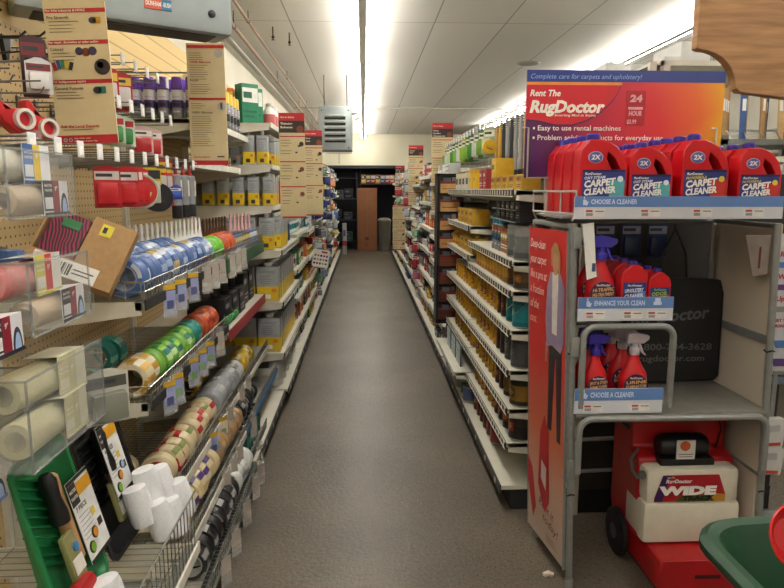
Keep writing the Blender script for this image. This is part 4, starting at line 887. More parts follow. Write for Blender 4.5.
# pale sample grids leaning on the second bay
def mk_grid():
    t = thing('sample_board', '', 'sample board', world=False)
    MB().box((0, 0, .075), (.2, .008, .15), 0).build('board', mat('#2d3436', .5), t)
    g = MB()
    for i in range(3):
        for j in range(3): g.box((-.064 + i * .064, -.005, .028 + j * .048), (.054, .004, .04), 0)
    g.build('samples', mat('#a9b4b6', .5, 0, .1, 15), t); return t
for i, (y, z) in enumerate(((4.35, .344), (4.6, .344), (4.85, .344), (4.5, .128), (4.8, .128))):
    place('grid', mk_grid, (.66 if z > .3 else .75, y, z + .002), RIGHT, '%s pale grey sample board standing low in the second right bay' % FST[i], 'sample board', 'sample boards', rx=0) if i < 3 else None

# hooks with white tags along the top right, goods hanging from them
for i in range(26):
    place('hkR', mk_hook(.44, True), (1.284, 2.98 + .15 * i, 1.97), RIGHT, '%s hook with white tag along the top right, counting from the display' % (NTH + ['twenty-fifth', 'twenty-sixth'])[i], 'hook', 'hooks top right')
for i in range(22):
    place('hkR2', mk_hook(.3, True), (1.284, 3.1 + .17 * i, 2.05), RIGHT, '%s hook of the short upper row along the top right' % FST[i], 'hook', 'short hooks top right')
for i in range(14):
    place('hkR3', mk_hook(.42, True), (1.284, 4.45 + .22 * i, 1.80), RIGHT, '%s hook of the lower row along the top right' % FST[i], 'hook', 'lower hooks top right')
def mk_pole(c, l, head=None):
    def f():
        t = thing('extension_pole', '', 'pole', world=False)
        MB().lathe([(.009, -l), (.011, -l + .01), (.011, -.05), (.008, -.03), (.008, 0)], 10, 0).build('shaft', mat(c, .4), t)
        MB().lathe([(.013, -l - .01), (.013, -l + .05), (.0115, -l + .06)], 10, 0).build('grip', mat(head or '#2b2b2b', .5), t)
        MB().tube([(-.008, 0, -.004), (-.008, 0, .012), (.008, 0, .012), (.008, 0, -.004)], .002, 4).build('loop', STEEL, t); return t
    return f
pc = [('yellow', '#cda52a'), ('pale wood', '#c49a5a'), ('grey', '#9a9c9c'), ('black', '#2c2e30')]
seq = [0, 1, 0, 0, 1, 2, 2, 3, 2, 3, 0, 1]
cnt = {}
for i, q in enumerate(seq):
    nm, c = pc[q]; cnt[q] = cnt.get(q, 0) + 1
    place('pole%d' % q, mk_pole(c, .35), (.87, 3.05 + .11 * i, 1.955), RIGHT, '%s %s handled tool hanging above the top right shelf' % (FST[cnt[q] - 1], nm), 'pole', '%s poles' % nm)
gcols = [('green', '#44742f', '#6f9a3f'), ('pale green', '#98a080', '#b0b596'), ('dark green', '#2a5a2c', '#3f7a34'), ('grey', '#8a8c86', '#b5b7b0'), ('yellow and green', '#b8b02c', '#7aa03a')]
cnt = {}
for i in range(16):
    q = [1, 0, 3, 2, 0, 4, 3, 0, 2, 1, 3, 0, 4, 2, 3, 1][i]; cnt[q] = cnt.get(q, 0) + 1
    place('gp%d' % q, mk_pack(.1, .19, gcols[q][1], gcols[q][2], '#c9cbb8', .04), (.85, 4.4 + .2 * i, 1.96), RIGHT + .7, '%s %s pack hanging along the top right past the poles' % (FST[cnt[q] - 1], gcols[q][0]), 'package', '%s packs top right' % gcols[q][0])
o = disc('#d0a81f', '#d0a81f', '#c49a1c', .045, .03, 'tape_reel', 'yellow round reel hanging left of the grey poles'); o.location = (.80, 4.12, 1.82); o['category'] = 'reel'

# black sample rack standing out into the aisle
t = thing('sample_rack', 'tall narrow black rack of wood stain samples standing out into the aisle', 'rack', (.69, 5.27, 0))
m_ = MB().bx(.590, .606, 5.17, 5.36, .46, 1.68).bx(.785, .80, 5.17, 5.36, .46, 1.68).bx(.59, .80, 5.17, 5.36, 1.665, 1.68).bx(.59, .80, 5.17, 5.36, .46, .475).bx(.606, .785, 5.33, 5.34, .475, 1.665)
m_.build('frame', mat('#0e0e10', .4), t)
MB().bx(.70, .74, 5.342, 5.37, .13, 1.0).build('post', BLACK, t)
wc = ['#d0a264', '#cc9c60', '#c8965c', '#c08a52', '#7c3c20', '#6a3019', '#5f2a18', '#4a2214']
for k in range(8):
    z1 = 1.66 - k * .148; z0 = z1 - .138
    b = MB().bx(.612, .779, 5.19, 5.215, z0, z1).build('sample_card', mat('#1c1719', .5), t)
    MB().bx(.616, .775, 5.185, 5.19, z0 + .004, z0 + .078).build('wood_swatch', mat(wc[k], .5, 0, .12, 25), b)
    m_ = MB().bx(.616, .775, 5.186, 5.19, z0 + .08, z0 + .1, 0).bx(.64, .70, 5.184, 5.19, z0 + .09, z0 + .125, 1).bx(.71, .745, 5.184, 5.19, z0 + .1, z0 + .13, 2).bx(.63, .76, 5.1835, 5.185, z0 + .035, z0 + .04, 3)
    m_.build('print', [mat('#8a2024', .5), mat('#55575c', .5), mat('#7a7f88', .5), mat('#5a3018', .5)], b)
# ================================================================ carpet cleaner rental display
DX = lambda z: -.045 * (z / 1.45)       # the old rack leans a little to the left
GT = mat('#8e908e', .4, .3)
RDB = mat('#5f83bd', .45, 0, .03); RDW = mat('#c9cbd2', .5, 0, .02)
D = thing('rental_display', 'grey metal carpet cleaner rental stand with shelves at the right', 'display stand', (.79, 2.27, 0))
def P(x, y, z): return (x + DX(z), y, z)
for (x, y) in ((.80, 2.285), (1.555, 2.285), (.765, 2.66), (1.555, 2.72)):
    MB().tube([P(x, y, 0), P(x, y, .5), P(x, y, 1.0), P(x, y, 1.43)], .0135, 10).lathe([(.017, 0), (.017, .03), (.0135, .035)], 10, 0, c=P(x, y, 0)).build('leg', GT, D)
    MB().tube([P(x + .014, y - .01, .95), P(x, y - .0165, .955), P(x - .015, y - .01, .948), P(x - .014, y + .012, .95), P(x + .01, y + .015, .955)], .003, 5).tube([P(x + .014, y - .01, .39), P(x, y - .0165, .395), P(x - .015, y - .01, .388)], .003, 5).build('cable_tie', BLACK, D)
m_ = MB()
for z in (.45, 1.42):
    m_.tube([P(.785, 2.285, z), P(.755, 2.66, z), P(1.555, 2.72, z), P(1.555, 2.285, z)], .010, 8)
m_.tube([P(.76, 2.66, .98), P(1.555, 2.72, .98)], .008, 8).tube([P(.755, 2.66, .3), P(1.555, 2.72, .3)], .009, 8)
m_.build('rail', GT, D)
# top tray
MB().bx(.755, 1.5, 2.262, 2.74, 1.448, 1.46).build('shelf', mat('#8b8d8c', .4, .2), D)
def lip(x0, x1, z0, z1, y, txt, tags, icon2=False, fr=.47):
    l = MB().bx(x0, x1, y, y + .006, z0, z1, 1).bx(x0, x1, y - .001, y, z0 + (z1 - z0) * (1 - fr), z1, 0).build('shelf_lip', [RDB, RDW], D)
    h = (z1 - z0) * .2; zt = z0 + (z1 - z0) * (1 - fr / 2) - h / 2
    m_ = MB(); put_text(m_, txt, x0 + .058, zt, h, y - .002, len(txt) * .0104, .0, .03, 0)
    m_.bx(x0 + .03, x0 + .042, y - .002, y - .001, zt - .004, zt + h * .9).bx(x0 + .032, x0 + .036, y - .002, y - .001, zt + h, zt + h * 1.6).box((x0 + .044, y - .0015, zt + h * .1), (.006, .001, h * .9), 0, 0, Matrix.Rotation(.4, 3, 'Y'))
    if icon2: m_.bx(x1 - .075, x1 - .045, y - .002, y - .001, zt, zt + h * .7).bx(x1 - .07, x1 - .05, y - .002, y - .001, zt + h * .6, zt + h * 1.5)
    m_.build('lettering', mat('#c9d6ee', .5), l)
    for tx in tags:
        m_ = MB(); z = z0 + .008; m_.bx(tx, tx + .075, y - .0015, y, z, z + .028, 0).bx(tx + .006, tx + .03, y - .002, y - .0015, z + .017, z + .024, 1).bx(tx + .04, tx + .07, y - .002, y - .0015, z + .018, z + .021, 2)
        for k in range(8): m_.bx(tx + .008 + k * .003, tx + .0095 + k * .003, y - .002, y - .0015, z + .003, z + .013, 2)
        m_.build('price_label', [mat('#d8d4d2', .5), mat('#b8404a', .5), mat('#3e3e44', .5)], l)
lip(.745, 1.505, 1.448, 1.528, 2.255, 'CHOOSE A CLEANER', (.78, .98, 1.17, 1.36))
# side wire basket on the left of the top tray
m_ = MB()
for z in (1.465, 1.545):
    m_.tube([(.752, 2.262, z), (.700, 2.64, z)], .004, 6)
for f_ in (0, .33, .66, 1): m_.tube([(.752 - .052 * f_, 2.262 + .378 * f_, 1.465), (.752 - .052 * f_, 2.262 + .378 * f_, 1.545)], .003, 5)
m_.tube([(.752, 2.262, 1.465), (.74, 2.262, 1.44)], .004, 5).tube([(.70, 2.64, 1.465), (.72, 2.66, 1.43)], .004, 5)
m_.build('side_wire', mat('#b9bab6', .35, .4), D)
MB().bx(.712, .755, 2.29, 2.64, 1.448, 1.456).build('side_tray', GT, D)
# lower shelves
MB().bx(.79, 1.125, 2.262, 2.60, 1.082, 1.092).build('shelf', GT, D)
lip(.775, 1.128, 1.078, 1.165, 2.255, 'ENHANCE YOUR CLEAN', (.80, .94, 1.03), True)
MB().bx(.79, 1.11, 2.262, 2.60, .735, .745).build('shelf', GT, D)
lip(.778, 1.112, .725, .82, 2.255, 'CHOOSE A CLEANER', (.81, .99))
MB().bx(.79, 1.535, 2.262, 2.70, .708, .72).build('shelf', mat('#8d8b84', .5, .2), D)
def arch(x0, x1, z0, z1, y, r=.045, name='tube_frame'):
    pts = [(x0, y, z0)] + [(x0 + r - r * math.cos(a), y, z1 - r + r * math.sin(a)) for a in [PI / 2 * k / 6 for k in range(7)]] + [(x1 - r + r * math.sin(a), y, z1 - r + r * math.cos(a)) for a in [PI / 2 * k / 6 for k in range(7)]] + [(x1, y, z0)]
    MB().tube(pts, .0125, 10).build(name, GT, D)
arch(.803, 1.140, .745, 1.055, 2.262)
arch(.80, 1.52, .49, .705, 2.25, .05)
for (x, z) in ((.79, 1.38), (.79, .5), (1.535, .5), (.79, .98)):
    MB().box((x + DX(z) * .6, 2.262, z), (.03, .012, .075), 0, .003).build('bracket_clamp', GT, D)
# right inner panel and back board
MB().bx(1.535, 1.548, 2.31, 2.74, .06, 1.425).build('side_panel', mat('#c9bfae', .6, 0, .03, 3), D)
MB().bx(1.525, 1.535, 2.30, 2.74, .97, 1.0).build('panel_rail', GT, D)
# folded leaflet at left, leaflet pocket at right
t = thing('leaflet', 'white folded leaflet tucked in the left corner of the stand', 'leaflet', (.80, 2.29, 1.25))
m_ = MB(); m_.add([(.775, 2.25, 1.43), (.825, 2.275, 1.435), (.84, 2.262, 1.24), (.80, 2.25, 1.23), (.777, 2.256, 1.43), (.827, 2.281, 1.435), (.842, 2.268, 1.24), (.802, 2.256, 1.23)], [[0, 1, 2, 3], [7, 6, 5, 4], [0, 3, 7, 4], [1, 5, 6, 2], [2, 6, 7, 3], [0, 4, 5, 1]]); m_.build('paper', PAPER, t)
MB().box((.825, 2.254, 1.275), (.012, .002, .03)).build('print', mat('#44507a', .5), t)
t = thing('leaflet', 'crumpled pale leaflet hanging inside the right post of the stand', 'leaflet', (1.45, 2.3, 1.25))
m_ = MB(); m_.add([(1.44, 2.36, 1.38), (1.50, 2.30, 1.385), (1.505, 2.31, 1.24), (1.475, 2.35, 1.225), (1.442, 2.366, 1.38), (1.502, 2.306, 1.385), (1.507, 2.316, 1.24), (1.477, 2.356, 1.225)], [[0, 1, 2, 3], [7, 6, 5, 4], [0, 3, 7, 4], [1, 5, 6, 2], [2, 6, 7, 3], [0, 4, 5, 1]]); m_.build('paper', mat('#a39a94', .5), t)
MB().bx(1.475, 1.482, 2.322, 2.324, 1.26, 1.34).build('print', mat('#7a3a3a', .5), t)
# header sign
def header_mat():
    m = bpy.data.materials.new('header_print'); m.use_nodes = True; nt = m.node_tree; N = nt.nodes; L = nt.links; b = N['Principled BSDF']
    tc = N.new('ShaderNodeTexCoord'); sp = N.new('ShaderNodeSeparateXYZ'); L.new(tc.outputs['Object'], sp.inputs[0])
    def mth(op, a, c):
        x = N.new('ShaderNodeMath'); x.operation = op
        for i, q in enumerate((a, c)):
            if isinstance(q, (int, float)): x.inputs[i].default_value = q
            else: L.new(q, x.inputs[i])
        return x.outputs[0]
    xx = mth('MULTIPLY', mth('ADD', sp.outputs['X'], .13), 1.25)           # 0..1 across
    zz = mth('MULTIPLY', mth('SUBTRACT', sp.outputs['Z'], 1.6), 2.5)      # 0..1 up
    v = mth('SUBTRACT', mth('ADD', mth('MULTIPLY', xx, .85), mth('MULTIPLY', zz, .12)), .03)
    d = mth('MAXIMUM', mth('SUBTRACT', mth('SUBTRACT', xx, zz), .3), 0)
    v = mth('ADD', v, mth('MULTIPLY', d, .3))
    r = N.new('ShaderNodeValToRGB'); cr = r.color_ramp
    for i, (p, c) in enumerate([(0, '#45205e'), (.16, '#6a1c52'), (.34, '#b82040'), (.62, '#dc2c34'), (.82, '#e66a2c'), (1.0, '#efbe1e')]):
        e = cr.elements[i] if i < 2 else cr.elements.new(p); e.position = p; e.color = lin(c)
    L.new(v, r.inputs['Fac']); L.new(r.outputs[0], b.inputs['Base Color']); b.inputs['Roughness'].default_value = .35
    return m
hx0, hx1, hz0, hz1, hy = .66, 1.478, 1.60, 2.027, 2.655
H = MB().bx(hx0, hx1, hy, hy + .008, hz0, hz1).build('header_sign', header_mat(), D)
MB().bx(hx0, hx1, hy - .001, hy, hz1 - .046, hz1).build('blue_band', mat('#2f3f8a', .4, 0, .1, 4), H)
pts = [(hx0, 1.84)] + [(hx0 + .06 + .1 * k, 1.84 - .018 * math.sin(k * .9)) for k in range(0, 0)]
sw = [(hx0, hz1 - .05), (hx0, 1.832), (hx0 + .05, 1.828), (hx0 + .12, 1.812), (hx0 + .19, 1.812), (hx0 + .25, 1.83), (hx0 + .31, 1.865), (hx0 + .36, 1.915), (hx0 + .39, hz1 - .05)]
MB().prism(sw[::-1], hy - .0022, hy - .0008).build('red_swoosh', mat('#cf2230', .4, 0, .05, 5), H)
m_ = MB()
for a, b in zip(sw[1:-1], sw[2:]):
    m_.quad((a[0], hy - .003, a[1] - .004), (b[0], hy - .003, b[1] - .004), (b[0], hy - .003, b[1] + .002), (a[0], hy - .003, a[1] + .002))
m_.build('swoosh_edge', mat('#4a2050', .4), H)
MB().bx(hx0, hx0 + .39, hy - .003, hy - .0022, hz1 - .058, hz1 - .047).build('orange_band', mat('#e8923a', .4), H)
m_ = MB(); put_text(m_, 'Complete care for carpets and upholstery!', hx0 + .012, hz1 - .034, .019, hy - .002, .455, .22, .0); m_.build('lettering', mat('#8fb0e8', .5), H)
m_ = MB(); put_text(m_, 'Rent The', hx0 + .012, 1.925, .024, hy - .004, .125, .22, .03); put_text(m_, 'RugDoctor', hx0 + .012, 1.862, .045, hy - .004, .305, .22, .045)
put_text(m_, 'Smarting Mad at Stains', hx0 + .115, 1.846, .009, hy - .004, .17, .22, .01)
put_text(m_, 'Easy to use rental machines', hx0 + .048, 1.79, .020, hy - .004, .345, 0, .012); put_text(m_, 'Problem solving products for everyday use', hx0 + .048, 1.752, .020, hy - .004, .525, 0, .012)
for z in (1.797, 1.759): m_.bx(hx0 + .03, hx0 + .038, hy - .004, hy - .003, z - .003, z + .006)
m_.build('lettering', mat('#f2eee2', .4), H)
Pz = MB().bx(hx0 + .41, hx0 + .49, hy - .003, hy - .0005, 1.81, 1.948).build('price_card', mat('#b51a2a', .4), H)
m_ = MB(); put_text(m_, '24', hx0 + .425, 1.905, .026, hy - .004, .05, .1, .05); put_text(m_, '$3.99', hx0 + .416, 1.818, .016, hy - .004, .04, 0, .03); m_.bx(hx0 + .42, hx0 + .48, hy - .004, hy - .003, 1.874, 1.884); put_text(m_, 'HOUR', hx0 + .422, 1.850, .018, hy - .004, .055, .1, .04)
m_.build('print', mat('#e0a9ae', .5), Pz)
# header wire holders
m_ = MB()
m_.tube([(.645, hy - .01, 1.80), (.67, hy - .012, 1.80), (.67, hy - .012, 1.60), (.78, hy - .012, 1.60)], .004, 6).tube([(.755, hy + .005, 1.44), (.755, hy + .02, 1.62)], .005, 6).tube([(1.43, hy - .012, 1.80), (1.45, hy - .012, 1.80), (1.45, hy - .005, 1.44)], .004, 6).tube([(1.40, hy + .02, 1.44), (1.40, hy + .02, 1.7)], .005, 6)
m_.build('sign_holder', mat('#b9bab6', .3, .5), D)
# side poster
def poster_mat():
    m = bpy.data.materials.new('poster_print'); m.use_nodes = True; nt = m.node_tree; N = nt.nodes; L = nt.links; b = N['Principled BSDF']
    tc = N.new('ShaderNodeTexCoord'); sp = N.new('ShaderNodeSeparateXYZ'); L.new(tc.outputs['Object'], sp.inputs[0])
    r = N.new('ShaderNodeValToRGB'); cr = r.color_ramp
    for i, (p, c) in enumerate([(0, '#b8aa9c'), (.22, '#c3a08c'), (.4, '#c4694a'), (.62, '#c0302c'), (1, '#bf2a2c')]):
        e = cr.elements[i] if i < 2 else cr.elements.new(p); e.position = p; e.color = lin(c)
    dv = N.new('ShaderNodeMath'); dv.operation = 'DIVIDE'; dv.inputs[1].default_value = 1.4; L.new(sp.outputs['Z'], dv.inputs[0]); L.new(dv.outputs[0], r.inputs['Fac'])
    L.new(r.outputs[0], b.inputs['Base Color']); b.inputs['Roughness'].default_value = .4; return m
t = empty('poster_tmp'); COL.objects.unlink(t); bpy.data.objects.remove(t)
# local frame of the poster: x runs from the far post to the near post, faces the aisle
pa = Vector((.752, 2.652, 0)); pb = Vector((.797, 2.295, 0)); u = (pb - pa); PW = u.length; u.normalize(); nrm = Vector((u.y, -u.x, 0)); nrm = nrm if nrm.x < 0 else -nrm
lean = Vector((-.029, 0, 1))
M = Matrix(((u.x, -nrm.x, lean.x, pa.x + nrm.x * .017), (u.y, -nrm.y, lean.y, pa.y + nrm.y * .017), (0, 0, 1, 0), (0, 0, 0, 1)))
def Q(): m = MB(); m.T = M; return m
m_ = Q(); m_.bx(0, PW, -.004, 0, .075, 1.40); PO = m_.build('side_poster', poster_mat(), D)
m_ = Q(); m_.bx(-.006, 0, -.006, .004, .07, 1.405).bx(PW, PW + .006, -.006, .004, .07, 1.405); m_.build('poster_edge', GT, PO)
def poly(c, pts, nm, y=-.0055):
    if nm in ('printed_trousers', 'printed_cardigan', 'printed_shirt', 'printed_face', 'printed_hair', 'printed_hand'): pts = [(cx + (p[0] - cx) * .9, 1.35 - (1.3 - p[1]) * .8) for p in pts]
    m_ = Q(); m_.prism(pts, y, y + .001); m_.build(nm, mat(c, .45), PO)
cx = PW * .74
poly('#2c2628', [(cx - .07, .36), (cx - .03, .36), (cx + .0, .74), (cx + .012, .74), (cx + .03, .33), (cx + .065, .33), (cx + .07, .86), (cx - .06, .86)], 'printed_trousers', -.0056)
poly('#8d7f9c', [(cx - .085, .78), (cx - .03, .80), (cx + .06, .78), (cx + .085, .84), (cx + .088, 1.10), (cx + .05, 1.16), (cx - .05, 1.16), (cx - .085, 1.08), (cx - .1, .92)], 'printed_cardigan', -.0062)
poly('#cfc8c4', [(cx - .03, .86), (cx + .02, .86), (cx + .03, 1.16), (cx - .03, 1.16)], 'printed_shirt', -.0068)
poly('#b98a6e', [(cx - .012, 1.15), (cx + .014, 1.15), (cx + .03, 1.2), (cx + .03, 1.255), (cx - .028, 1.255), (cx - .03, 1.2)], 'printed_face', -.0070)
poly('#a88450', [(cx - .042, 1.19), (cx - .042, 1.27), (cx - .01, 1.305), (cx + .025, 1.295), (cx + .046, 1.25), (cx + .046, 1.15), (cx + .028, 1.16), (cx + .026, 1.24), (cx, 1.26), (cx - .026, 1.245), (cx - .03, 1.19)], 'printed_hair', -.0076)
poly('#b98a6e', [(cx - .1, .70), (cx - .085, .70), (cx - .075, .80), (cx - .098, .80)], 'printed_hand', -.0060)
cx -= .02
poly('#a8161f', [(cx - .13, .32), (cx - .06, .22), (cx - .02, .28), (cx - .03, .58), (cx - .07, .64), (cx - .11, .56)], 'printed_machine', -.0072)
poly('#d0c6be', [(cx - .1, .36), (cx - .05, .32), (cx - .045, .42), (cx - .095, .44)], 'printed_tank', -.0078)
poly('#a8161f', [(.0, .40), (.05, .36), (.09, .20), (.06, .14), (.0, .30)], 'printed_swoosh', -.0060)
m_ = Q()
for i, s in enumerate(('Deep-clean', 'your carpet', 'like a pro at', 'a fraction', 'of the', 'cost.')):
    put_text(m_, s, .02, 1.32 - i * .062, .036, -.0085, [.15, .16, .165, .14, .09, .07][i], .2, .0)
m_.build('lettering', mat('#f4e4dc', .5), PO)
m_ = Q(); put_text(m_, 'Rent it', .12, .235, .035, -.0058, .15, .2, .0, rot=-.1); put_text(m_, 'today!', .16, .18, .035, -.0058, .15, .2, .0, rot=-.1); lines(m_, .2, .32, .13, 3, .012, .003, -.0058)
m_.build('lettering', mat('#4c302c', .5), PO)

# ---- jugs and bottles of cleaner
RB = mat('#c5141f', .3, 0, .04); PU = mat('#3a2f8f', .35)
def badge(m_, x, z, y, r=.024):
    m_.lathe([(0, -.0015), (r * .9, -.0015), (r, .0)], 20, 0, 'Y', (x, y, z), sx=1.05, sy=.82)
def mk_jug(lab, accent, title):
    def f():
        t = thing('cleaner_jug', '', 'jug', world=False)
        out = [(-.078, 0), (.078, 0), (.08, .1), (.079, .15), (.068, .19), (.042, .222), (.012, .24), (-.008, .245), (-.05, .245), (-.056, .235), (-.076, .212), (-.08, .17), (-.08, .1)]
        hole = [(.012, .205), (.036, .185), (.055, .15), (.058, .125), (.046, .12), (.024, .15), (.008, .182)]
        MB().prism(out, -.045, .045, 0, hole).build('body', RB, t, bevel=.011)
        MB().lathe([(.021, .24), (.022, .245), (.022, .262), (.019, .266), (0, .266)], 16, 0, c=(-.028, 0, 0)).build('cap', PU, t)
        y = -.0465
        g = MB(); g.box((0, y, .092), (.142, .0015, .112), 0, 0).box((.045, y - .001, .077), (.05, .001, .075), 1).box((0, y - .001, .144), (.142, .001, .008), 2); g.lathe([(0, -.001), (.01, -.001), (.01, 0)], 12, 3, 'Y', (.055, y - .001, .118)).box((.05, y - .0015, .052), (.06, .001, .02), 3)
        L_ = g.build('label', [mat('#2b3a86', .4), mat(lab, .4), mat('#231a4e', .4), mat(accent, .4)], t)
        m_ = MB(); put_text(m_, 'RugDoctor', -.064, .131, .008, y - .002, .055, .2, .03); put_text(m_, 'CARPET', -.066, .090, .021, y - .0025, .105, .18, .045, rot=.1); put_text(m_, 'CLEANER', -.066, .064, .02, y - .0025, .108, .18, .045, rot=.1)
        m_.build('lettering', mat('#eceae6', .4), L_)
        m_ = MB(); put_text(m_, title, -.066, .116, .0085, y - .0025, .07, .2, .03, rot=.06); m_.build('lettering', mat(accent if title[0] == 'P' else '#dfe2ee', .4), L_)
        m_ = MB(); badge(m_, -.03, .188, -.0455); B_ = m_.build('badge', mat('#a9aac0', .3, .3), t)
        m_ = MB(); m_.lathe([(0, -.0022), (.021, -.0022), (.021, -.0018), (0, -.0018)], 18, 0, 'Y', (-.03, -.0455, .188), sx=1.05, sy=.82); m_.build('badge_face', mat('#5a5aa0', .4), B_)
        m_ = MB(); put_text(m_, '2X', -.045, .181, .015, -.0485, .03, .1, .04); m_.build('lettering', PAPER, B_)
        return t
    return f
J1 = mk_jug('#58a8b0', '#e0e4ee', 'OXY STEAM'); J2 = mk_jug('#c4302a', '#d8c23a', 'PH FORMULA')
for j, (key, mk, x, n, dsc) in enumerate((('j1', J1, .855, 4, 'with a teal label, leftmost column'), ('j1', J1, 1.03, 4, 'with a teal label, second column'), ('j2', J2, 1.225, 4, 'with a yellow-worded label, third column'), ('j2', J2, 1.43, 3, 'with a yellow-worded label, rightmost column'))):
    for i in range(n):
        s = (1.08 if j in (0, 2) else .97)
        place(key, mk, (x - .004 * i, 2.325 + .098 * i, 1.4615), -.06 if j % 2 else 0, '%s red carpet cleaner jug %s of the top tray' % (('front', 'second', 'third', 'rearmost')[i if n == 4 or i < 2 else 3], dsc), 'jug', sc=(s, .92, s))
def mk_trig(hc, tdir, l1, acc, w=.05):
    def f():
        t = thing('spray_bottle', '', 'spray bottle', world=False)
        MB().lathe([(w * .9, 0), (w, .01), (w, .08), (w * .95, .11), (w * .6, .14), (w * .36, .165), (w * .34, .185)], 20, 0, sy=.62).build('body', RB, t)
        MB().lathe([(.019, .18), (.02, .2), (.012, .21), (.012, .225)], 14).prism([(-.035, .222), (.03, .222), (.05, .238), (.05, .25), (.0, .262), (-.03, .258)], -.012, .012).prism([(.012, .222), (.02, .222), (.034, .19), (.045, .178), (.04, .176), (.022, .19)], -.006, .006).build('trigger', mat(hc, .35), t, bevel=.003)
        y = -w * .62 - .002; g = MB()
        g.lathe([(0, -.001), (w * .86, -.001), (w * .86, .001), (0, .001)], 24, 0, 'Y', (0, y, .072), sx=1, sy=.95); g.box((0, y - .0015, .055), (w * 1.4, .001, .012), 2).box((.01, y - .0015, .035), (w * .9, .001, .01), 1)
        L_ = g.build('label', [mat('#3a1d42', .4), mat(acc, .4), mat('#7a1c28', .4)], t)
        m_ = MB(); put_text(m_, 'RugDoctor', 0, .098, .007, y - .0025, .048, .2, .03, center=True); m_.build('lettering', PAPER, L_)
        m_ = MB()
        for k, s in enumerate(l1): put_text(m_, s, -w * .72, .078 - .016 * k, .011, y - .0027, w * 1.45, .15, .03, rot=.08)
        m_.build('lettering', mat('#dcae72', .4), L_)
        return t
    return f
T1 = mk_trig('#3a2f9f', 1, ('HI-TRAFFIC', 'PRE-TREATMENT'), '#c9b83a'); T2 = mk_trig('#3a2f9f', 1, ('SPOT & STAIN', 'REMOVER'), '#8fb83a', .048); T3 = mk_trig('#b9aeb6', 1, ('URINE', 'ELIMINATOR'), '#a8b83a', .053)
OR3 = ('front', 'second', 'third')
for i in range(2): place('t1', T1, (.872, 2.31 + .1 * i, 1.0935), 0, '%s red spray bottle with purple trigger on the upper small shelf' % OR3[i], 'spray bottle', sc=(1.1, 1, 1.12))
def mk_flat(lab, acc, w, h, words):
    def f():
        t = thing('cleaner_bottle', '', 'bottle', world=False)
        MB().prism([(-w, 0), (w, 0), (w, h * .72), (w * .85, h * .82), (w * .4, h * .9), (w * .3, h * .93), (-w * .3, h * .93), (-w * .4, h * .9), (-w * .85, h * .82), (-w, h * .72)], -.03, .03).build('body', RB, t, bevel=.01)
        MB().lathe([(w * .34, h * .92), (w * .34, h * .99), (w * .28, h), (0, h)], 14).build('cap', PU, t)
        y = -.0315; L_ = MB().box((0, y, h * .36), (w * 1.7, .0015, h * .5), 0).box((w * .4, y - .001, h * .3), (w * .8, .001, h * .3), 1).build('label', [mat('#26337a', .4), mat(lab, .4)], t)
        m_ = MB(); put_text(m_, 'RugDoctor', 0, h * .54, .007, y - .002, w * 1.1, .2, .03, center=True)
        for k, s in enumerate(words): put_text(m_, s, -w * .75, h * (.42 - .1 * k), .013, y - .0022, w * 1.4, .15, .035, rot=.08)
        m_.build('lettering', mat(acc, .4), L_); return t
    return f
F1 = mk_flat('#5a7fc0', '#dfe4ee', .05, .2, ('UPHOLSTERY', 'CLEANER')); F2 = mk_flat('#b8542a', '#9fc04a', .042, .17, ('ODOR', 'REMOVER'))
for i in range(3): place('f1', F1, (.99 + (.0 if i else 0), 2.31 + .085 * i, 1.0935), 0, '%s red bottle with blue label in the middle of the upper small shelf' % OR3[i], 'bottle')
for i in range(3): place('f2', F2, (1.085, 2.31 + .085 * i, 1.0935), 0, '%s short red bottle with green wording, right of upper small shelf' % OR3[i], 'bottle')
for i in range(2): place('t2', T2, (.87, 2.31 + .1 * i, .7465), .1, '%s red spray bottle with purple trigger on the lower small shelf' % OR3[i], 'spray bottle', sc=(1, 1, 1.05))
for i in range(3): place('t3', T3, (1.02 - .01 * i, 2.315 + .09 * i, .7465), -.05, '%s red spray bottle with pale trigger on the lower small shelf' % OR3[i], 'spray bottle', sc=(1, 1, 1.05))

# ---- black bag hanging behind
t = thing('tote_bag', 'black tote bag with grey wording hanging at the back of the stand', 'bag', (1.3, 2.69, .72))
T = Matrix.Translation((1.32, 2.63, .73)) @ Matrix.Rotation(-.03, 4, 'Y')
m_ = MB(); m_.T = T
m_.prism([(-.2, 0), (.19, 0), (.21, .02), (.215, .38), (.2, .44), (-.2, .47), (-.215, .4), (-.21, .02)], -.02, .02); m_.build('bag_body', mat('#121214', .6, 0, .15, 8, 0, .4), t, bevel=.01)
m_ = MB(); m_.T = T; m_.tube([(-.06, 0, .45), (-.05, 0, .56), (.0, .0, .66), (.05, 0, .56), (.06, 0, .45)], .006, 6).tube([(0, 0, .655), (0, 0, .68)], .004, 5); m_.build('strap', BLACK, t)
m_ = MB(); m_.T = T; put_text(m_, 'RugDoctor', -.19, .26, .05, -.0215, .34, .2, .03, rot=.06); put_text(m_, '1-800-784-3628', -.17, .15, .028, -.0215, .34, 0, .02, rot=-.03); put_text(m_, 'rugdoctor.com', -.15, .10, .026, -.0215, .29, 0, .02, rot=-.03); m_.build('lettering', mat('#5c5d60', .6), t)
